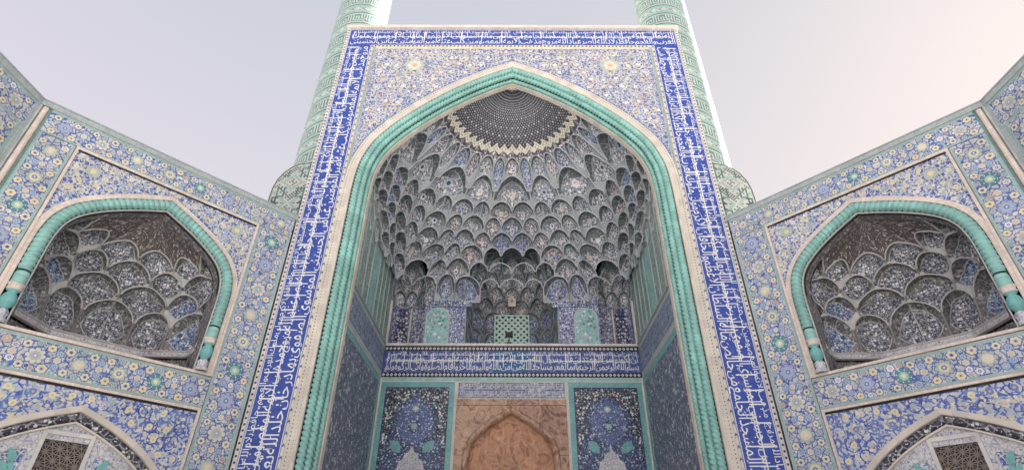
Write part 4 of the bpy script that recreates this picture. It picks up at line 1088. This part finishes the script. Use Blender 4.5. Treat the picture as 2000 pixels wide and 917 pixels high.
# ------------------------------------------------------------------ flanking wings
WA = math.radians(47.3); TC = 4.40
WARCH = Arch([(2.85, 7.45), (2.86, 9.0), (2.86, 10.0), (2.82, 10.5), (2.70, 10.98), (2.42, 11.45), (1.95, 11.88), (1.4, 12.24), (.75, 12.58), (0, 12.92)], 6)
LARCH = Arch([(2.95, 0), (2.95, 1.6), (2.94, 2.7), (2.84, 3.35), (2.58, 3.92), (2.15, 4.42), (1.55, 4.88), (.8, 5.29), (0, 5.62)], 6)
def wing(s, label):
    t = thing('side_wing', label, 'building')
    F = Frame((s * 8.99, -.06, 0), (s * math.cos(WA), -math.sin(WA), 0), (0, 0, 1), (-s * math.sin(WA), -math.cos(WA), 0))
    seed = 2 if s < 0 else 4
    mb = MB(); mb.box(F, 0, 9.2, 0, 14.42, -4.2, -3.4, 'brick', True); mb.box(F, 0, 9.2, 13.3, 14.4, -3.4, -.1, 'brick', True)
    mb.box(F, 0, 1.5, 0, 13.3, -3.4, -.1, 'brick', True); mb.box(F, 7.3, 9.2, 0, 13.3, -3.4, -.1, 'brick', True); mb.box(F, 1.5, 7.3, 0, 7.40, -3.4, -.45, 'brick', True)
    mb.build('wall_mass', t)
    # floral frame bands
    flower_band(F, False, 0, 13.42, .04, 1.34, t, seed, .12, .10)
    flower_band(F, False, 0, 13.42, 7.46, 8.46, t, seed + 1, .08, .12)
    flower_band(F, True, .04, 8.46, 13.44, 14.34, t, seed + 2, .06, .10)
    flower_band(F, True, 1.36, 7.44, 6.34, 7.34, t, seed + 3, .08, .10)
    q = MB(); q.box(F, -.05, 8.75, 14.34, 14.52, -.3, .05, 'grey_border'); q.box(F, -.05, 8.75, 14.52, 14.56, -.6, .08, 'rib_dark'); q.build('cornice', t)
    q = MB()
    for a, b in zip(np.linspace(0, math.pi, 7), np.linspace(0, math.pi, 7)[1:]):
        c0, c1 = (8.59 - .075 * math.cos(a), .06 * math.sin(a)), (8.59 - .075 * math.cos(b), .06 * math.sin(b))
        q.face([F.p(c0[0], 0, c0[1]), F.p(c1[0], 0, c1[1]), F.p(c1[0], 14.3, c1[1]), F.p(c0[0], 14.3, c0[1])], [(a * .1, 0), (b * .1, 0), (b * .1, 14.3), (a * .1, 14.3)], 'brick')
    q.build('corner_moulding', t, smooth=True)
    q = MB(); q.box(F, 8.70, 8.76, 0, 14.34, -.05, .02, 'grey_border'); q.box(F, 8.43, 8.475, 0, 14.34, -.02, .015, 'turq_dark'); q.build('corner_fillet', t)
    # upper panel
    up = frame_bars(F, 1.36, 7.44, 7.36, 13.43, .085, -.05, .06, 'brick', 'panel_frame', t)
    q = MB(); q.box(F, 1.44, 7.36, 13.30, 13.345, -.05, .02, 'dark_gap'); q.build('painted_shadow_strip', t)  # dark strip painted in as the shade under the frame's top bar
    q = MB()
    for z0, z1 in zip(np.linspace(7.44, 13.35, 60), np.linspace(7.44, 13.35, 60)[1:]):
        h0, h1 = WARCH.half_at(z0, -.05), WARCH.half_at(z1, -.05)
        for sg in (-1, 1):
            e = 2.96; q.poly(F, [(TC + sg * h0, z0), (TC + sg * max(e, h0), z0), (TC + sg * max(e, h1), z1), (TC + sg * h1, z1)], -.01, 'wing_spandrel_ground')
    sp_ = q.build('spandrel', t)
    q = MB(); rr_ = random.Random(seed + 30)
    arabesque(q, F, lambda u, v: 1.5 < u < 7.3 and v < 13.25 and abs(u - TC) > WARCH.half_at(v, -.26) and not (abs(abs(u - TC) - 2.35) < .24 and abs(v - 12.82) < .2), 1.5, 7.3, 10.2, 13.3, .42, -.008, rr_, ['pale_blue', 'cream', 'yellow'], ['cobalt', 'white_glaze', 'mid_blue', 'pale_blue'], ['white_glaze', 'yellow', 'pale_blue', 'cream'], .028, .05)
    for sg in (-1, 1):
        q.poly(F, [(TC + sg * 2.35 + a, 12.82 + b) for a, b in ((-.2, -.12), (-.08, -.17), (.08, -.17), (.2, -.12), (.2, .12), (.08, .17), (-.08, .17), (-.2, .12))], -.001, 'pale_green'); q.poly(F, rosette(TC + sg * 2.35, 12.82, .1, 6, .3), .002, 'yellow')
    q.build('scroll_ornament', sp_, stuff=True)
    q = MB(); arch_strip(q, F, WARCH, [(-.15, -.02), (-.15, .035), (-.02, .035), (-.02, .07), (.02, .07), (.03, -.05)], 'brick', TC); q.build('archivolt', t)
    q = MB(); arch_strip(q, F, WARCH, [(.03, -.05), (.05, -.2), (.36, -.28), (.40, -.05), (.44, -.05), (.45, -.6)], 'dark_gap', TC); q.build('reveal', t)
    q = MB(); arch_strip(q, F, WARCH, [(.39, -.045), (.39, .0), (.43, .0), (.435, -.05)], 'rib_wing', TC); arch_strip(q, F, WARCH, [(.435, -.05), (.46, -.5)], 'wing_hood', TC); q.build('inner_fillet', t)
    rope(F, [p for p in WARCH.full(.21) if p[1] > 8.85], .02, .185, .165, t, uc=TC, hand=1, sub=8, amp=.34, lobes=.5)
    for sg in (-1, 1):                           # colonnette foot: collar, vase, base
        x = TC + sg * (2.85 - .21)
        def lathe(name, prof, m_):
            k = 12; P3 = [[F.p(x + r * math.cos(2 * math.pi * i / k), z, .02 + r * math.sin(2 * math.pi * i / k)) for i in range(k + 1)] for r, z in prof]
            qq = MB(); qq.grid(P3, [[(i * .08, z) for i in range(k + 1)] for r, z in prof], m_); qq.build(name, t, smooth=True)
        lathe('shaft_collar', [(.15, 8.58), (.19, 8.61), (.17, 8.66), (.175, 8.86), (.16, 8.95)], 'turq')
        lathe('shaft_capital', [(.11, 8.36), (.2, 8.42), (.16, 8.47), (.21, 8.57), (.1, 8.6)], 'brick')
        lathe('vase', [(.08, 7.84), (.13, 7.88), (.19, 8.0), (.2, 8.1), (.15, 8.26), (.1, 8.32), (.17, 8.38)], 'turq_flat')
        lathe('shaft_base', [(.2, 7.45), (.2, 7.55), (.15, 7.62), (.18, 7.75), (.12, 7.84), (.02, 7.86)], 'light_floral')
    # niche: jambs, ledge, vault
    iz = WARCH.off(.45)
    za = [0] + [p[1] for p in iz if p[1] > 9][0:]; aa = [2.41] + [max(p[0], .02) for p in iz if p[1] > 9]
    zb, bb = [7, 9.2, 10.2, 11.0, 11.7, 12.2, 12.42], [1.18, 1.18, 1.02, .8, .5, .2, .02]
    octo = [(-1, 0), (-.985, .35), (-.53, 1), (.53, 1), (.985, .35), (1, 0)]
    VW = Vault(F, TC, -.45, za, aa, zb, [b * 1.45 for b in bb], [0, 20], [2, 2], 7.3, 12.45, octo=octo, nz=80, nf=121)
    q = MB()
    for sg in (-1, 1): q.face([F.p(TC + sg * 2.41, 7.4, -.02), F.p(TC + sg * 2.41, 7.4, -.9), F.p(TC + sg * 2.41, 10.2, -.9), F.p(TC + sg * 2.41, 10.2, -.02)], [(0, 7.4), (.8, 7.4), (.8, 10.2), (0, 10.2)], 'wing_hood')
    ff_ = np.linspace(0, 1, 61)
    q.grid([[VW.pt(f, z, .15) for f in ff_] for z in (7.3, 8.05)], [[(f * 6, z) for f in ff_] for z in (7.3, 8.12)], 'wing_hood')
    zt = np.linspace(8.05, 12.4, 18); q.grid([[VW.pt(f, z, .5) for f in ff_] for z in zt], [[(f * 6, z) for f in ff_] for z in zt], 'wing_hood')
    nic = q.build('niche', t)
    q = MB(); pr = [(.1, 8.1), (-.04, 8.11), (-.04, 8.14), (-.01, 8.16), (-.01, 8.28), (-.05, 8.3), (-.05, 8.33), (.2, 8.35)]
    q.grid([[VW.pt(f, z, o) for f in ff_] for o, z in pr], [[(f * 6.5, z) for f in ff_] for o, z in pr], lambda i, j: 'light_floral' if i == 3 else 'rib_wing'); q.build('ledge', nic)
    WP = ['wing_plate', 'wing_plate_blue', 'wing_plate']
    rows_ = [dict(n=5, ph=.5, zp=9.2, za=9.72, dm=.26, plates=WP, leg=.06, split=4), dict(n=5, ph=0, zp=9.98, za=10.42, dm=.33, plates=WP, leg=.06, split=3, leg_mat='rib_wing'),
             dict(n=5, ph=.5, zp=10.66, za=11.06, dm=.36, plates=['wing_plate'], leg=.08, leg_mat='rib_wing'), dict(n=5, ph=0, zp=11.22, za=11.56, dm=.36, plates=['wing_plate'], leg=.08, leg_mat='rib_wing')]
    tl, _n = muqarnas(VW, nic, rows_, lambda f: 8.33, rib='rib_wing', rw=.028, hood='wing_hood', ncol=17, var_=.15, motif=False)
    q = MB(); zt = np.linspace(0, 1, 9); P3 = [[VW.pt(f, tl(f) + (12.42 - tl(f)) * r) for f in np.linspace(0, 1, 85)] for r in zt]
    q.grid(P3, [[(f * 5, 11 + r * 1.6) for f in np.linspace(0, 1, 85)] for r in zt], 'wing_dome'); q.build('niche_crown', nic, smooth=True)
    # lower panel with pointed blind arch and lattice window
    frame_bars(F, 1.38, 7.42, 0, 6.32, .08, -.05, .06, 'brick', 'panel_frame', t, False)
    q = MB(); q.box(F, 1.46, 7.34, 6.175, 6.235, -.05, .02, 'dark_gap'); q.build('painted_shadow_strip', t)  # shade below the lower frame bar, put in as a dark strip
    q = MB()
    for z0, z1 in zip(np.linspace(0, 6.22, 56), np.linspace(0, 6.22, 56)[1:]):
        h0, h1 = LARCH.half_at(z0, -.1), LARCH.half_at(z1, -.1)
        for sg in (-1, 1): q.poly(F, [(TC + sg * h0, z0), (TC + sg * 3.05, z0), (TC + sg * 3.05, z1), (TC + sg * h1, z1)], -.01, 'low_spandrel_ground')
    sp_ = q.build('spandrel', t)
    q = MB(); rr_ = random.Random(seed + 60)
    arabesque(q, F, lambda u, v: 1.5 < u < 7.3 and 2.6 < v < 6.12 and abs(u - TC) > LARCH.half_at(v, -.3), 1.5, 7.3, 2.8, 6.2, .46, -.008, rr_, ['cobalt', 'mid_blue', 'pale_blue'], ['mid_blue', 'yellow', 'pale_blue', 'cobalt'], ['yellow', 'pale_blue', 'yellow', 'cream', 'mid_blue'], .032, .062)
    q.build('scroll_ornament', sp_, stuff=True)
    q = MB(); arch_strip(q, F, LARCH, [(-.17, -.02), (-.17, .03), (-.13, .03), (-.13, .05), (-.02, .05), (.0, .03), (.01, -.06)], 'cream', TC); q.build('archivolt', t)
    q = MB(); arch_strip(q, F, LARCH, [(.01, -.06), (.05, .0), (.12, .035), (.19, .0), (.24, -.06)], 'black_mould', TC); q.build('black_moulding', t, smooth=True)
    q = MB(); arch_strip(q, F, LARCH, [(.24, -.06), (.24, .0), (.29, .0), (.30, -.12)], 'cream', TC); q.build('inner_fillet', t)
    q = MB(); zs_ = np.linspace(0, 5.4, 40)
    for z0, z1 in zip(zs_, zs_[1:]):
        h0, h1 = LARCH.half_at(z0, .28), LARCH.half_at(z1, .28)
        for a0, b0, a1, b1 in ((-h0, min(-.5, h0), -h1, min(-.5, h1)), (.5, h0, .5, h1)) if z1 < 4.98 else ((-h0, h0, -h1, h1),):
            q.poly(F, [(TC + a0, z0), (TC + b0, z0), (TC + b1, z1), (TC + a1, z1)], -.10, 'light_floral')
    ty = q.build('tympanum', t)
    for sg in (-1, 1):
        q = MB(); zs_ = np.linspace(1.0, 4.9, 20); e = [(max(.78, LARCH.half_at(z, .58)), z) for z in zs_]
        pts = [(TC + sg * .78, 1.0)] + [(TC + sg * a, b) for a, b in e if a > .8] + [(TC + sg * .78, max(b for a, b in e if a > .8) + .06)]
        q.poly(F, pts, -.092, 'wing_spandrel_ground'); pan = q.build('floral_panel', ty)
        q = MB(); tube(q, [F.p(a, b, -.09) for a, b in pts + pts[:1]], .014, 'rib_dark', 4); q.build('panel_line', ty)
        q = MB(); rr_ = random.Random(9)
        arabesque(q, F, lambda u, v: .9 < sg * (u - TC) < LARCH.half_at(v, .66) and v < 4.6, TC - 2.6, TC + 2.6, 2.6, 4.7, .36, -.09, rr_, ['cobalt', 'pale_blue'], ['turq_dark', 'cobalt', 'turq_flat'], ['cream', 'yellow', 'mid_blue', 'white_glaze'], .026, .05)
        for (a, b, r_) in ((1.02, 4.3, .14), (1.1, 4.05, .12), (.98, 4.1, .1)): q.poly(F, leaf(TC + sg * a - sg * .1, b - .12, 1.57 - sg * .5, r_ * 3, r_ * 1.6), -.085, 'turq_flat')
        q.build('scroll_ornament', ty, stuff=True)
    frame_bars(F, TC - .60, TC + .60, 2.0, 5.08, .1, -.12, -.04, 'cream_pale', 'window_frame', t)
    q = MB(); u0, u1, v0, v1 = TC - .50, TC + .50, 2.1, 4.98
    for an in (math.radians(10), math.radians(70), math.radians(130)): bars(q, F, u0, u1, v0, v1, an, .155, .022, -.20, -.16, 'lattice')
    for an in (math.radians(40), math.radians(100), math.radians(160)): bars(q, F, u0, u1, v0, v1, an, .27, .022, -.205, -.165, 'lattice')
    win = q.build('lattice_screen', t)
    quad(F, u0 - .05, u1 + .05, v0 - .05, v1 + .05, -.34, 'glass_dark', 'dark_opening', win)
wing(-1, 'left tiled wing angled toward the portal, with small vaulted niche over a blind arch')
wing(1, 'right tiled wing angled toward the portal, with small vaulted niche over a blind arch')

# ------------------------------------------------------------------ outer court walls
def court_wall(s, label):
    t = thing('court_facade', label, 'facade')
    x = s * (8.99 + 8.78 * math.cos(WA)); y = -.06 - 8.78 * math.sin(WA)
    F = Frame((x, y, 0), (0, -1, 0), (0, 0, 1), (-s, 0, 0))
    mb = MB(); mb.box(F, -.5, 9, 0, 14.4, -1.2, -.1, 'brick', True); mb.build('wall_mass', t)
    flower_band(F, False, 0, 13.3, .10, 1.30, t, 6, .14, .1)
    flower_band(F, True, .10, 9, 13.30, 14.34, t, 7, .08, .1)
    q = MB(); q.box(F, 1.3, 9, 0, 13.3, -.1, -.02, 'wing_spandrel_ground'); q.build('inner_field', t)
    frame_bars(F, 1.3, 8.95, 0, 13.3, .08, -.02, .05, 'brick', 'panel_frame', t, False)
    q = MB(); q.box(F, -.02, 9, 14.34, 14.52, -.3, .05, 'grey_border'); q.box(F, -.02, 9, 14.52, 14.56, -.6, .08, 'rib_dark'); q.build('cornice', t)
    q = MB(); q.box(F, .0, .1, 0, 14.34, -.05, .03, 'grey_border'); q.build('corner_fillet', t)
court_wall(-1, 'tiled court wall at the far left edge, cut off by the frame')
court_wall(1, 'tiled court wall at the far right edge, cut off by the frame')
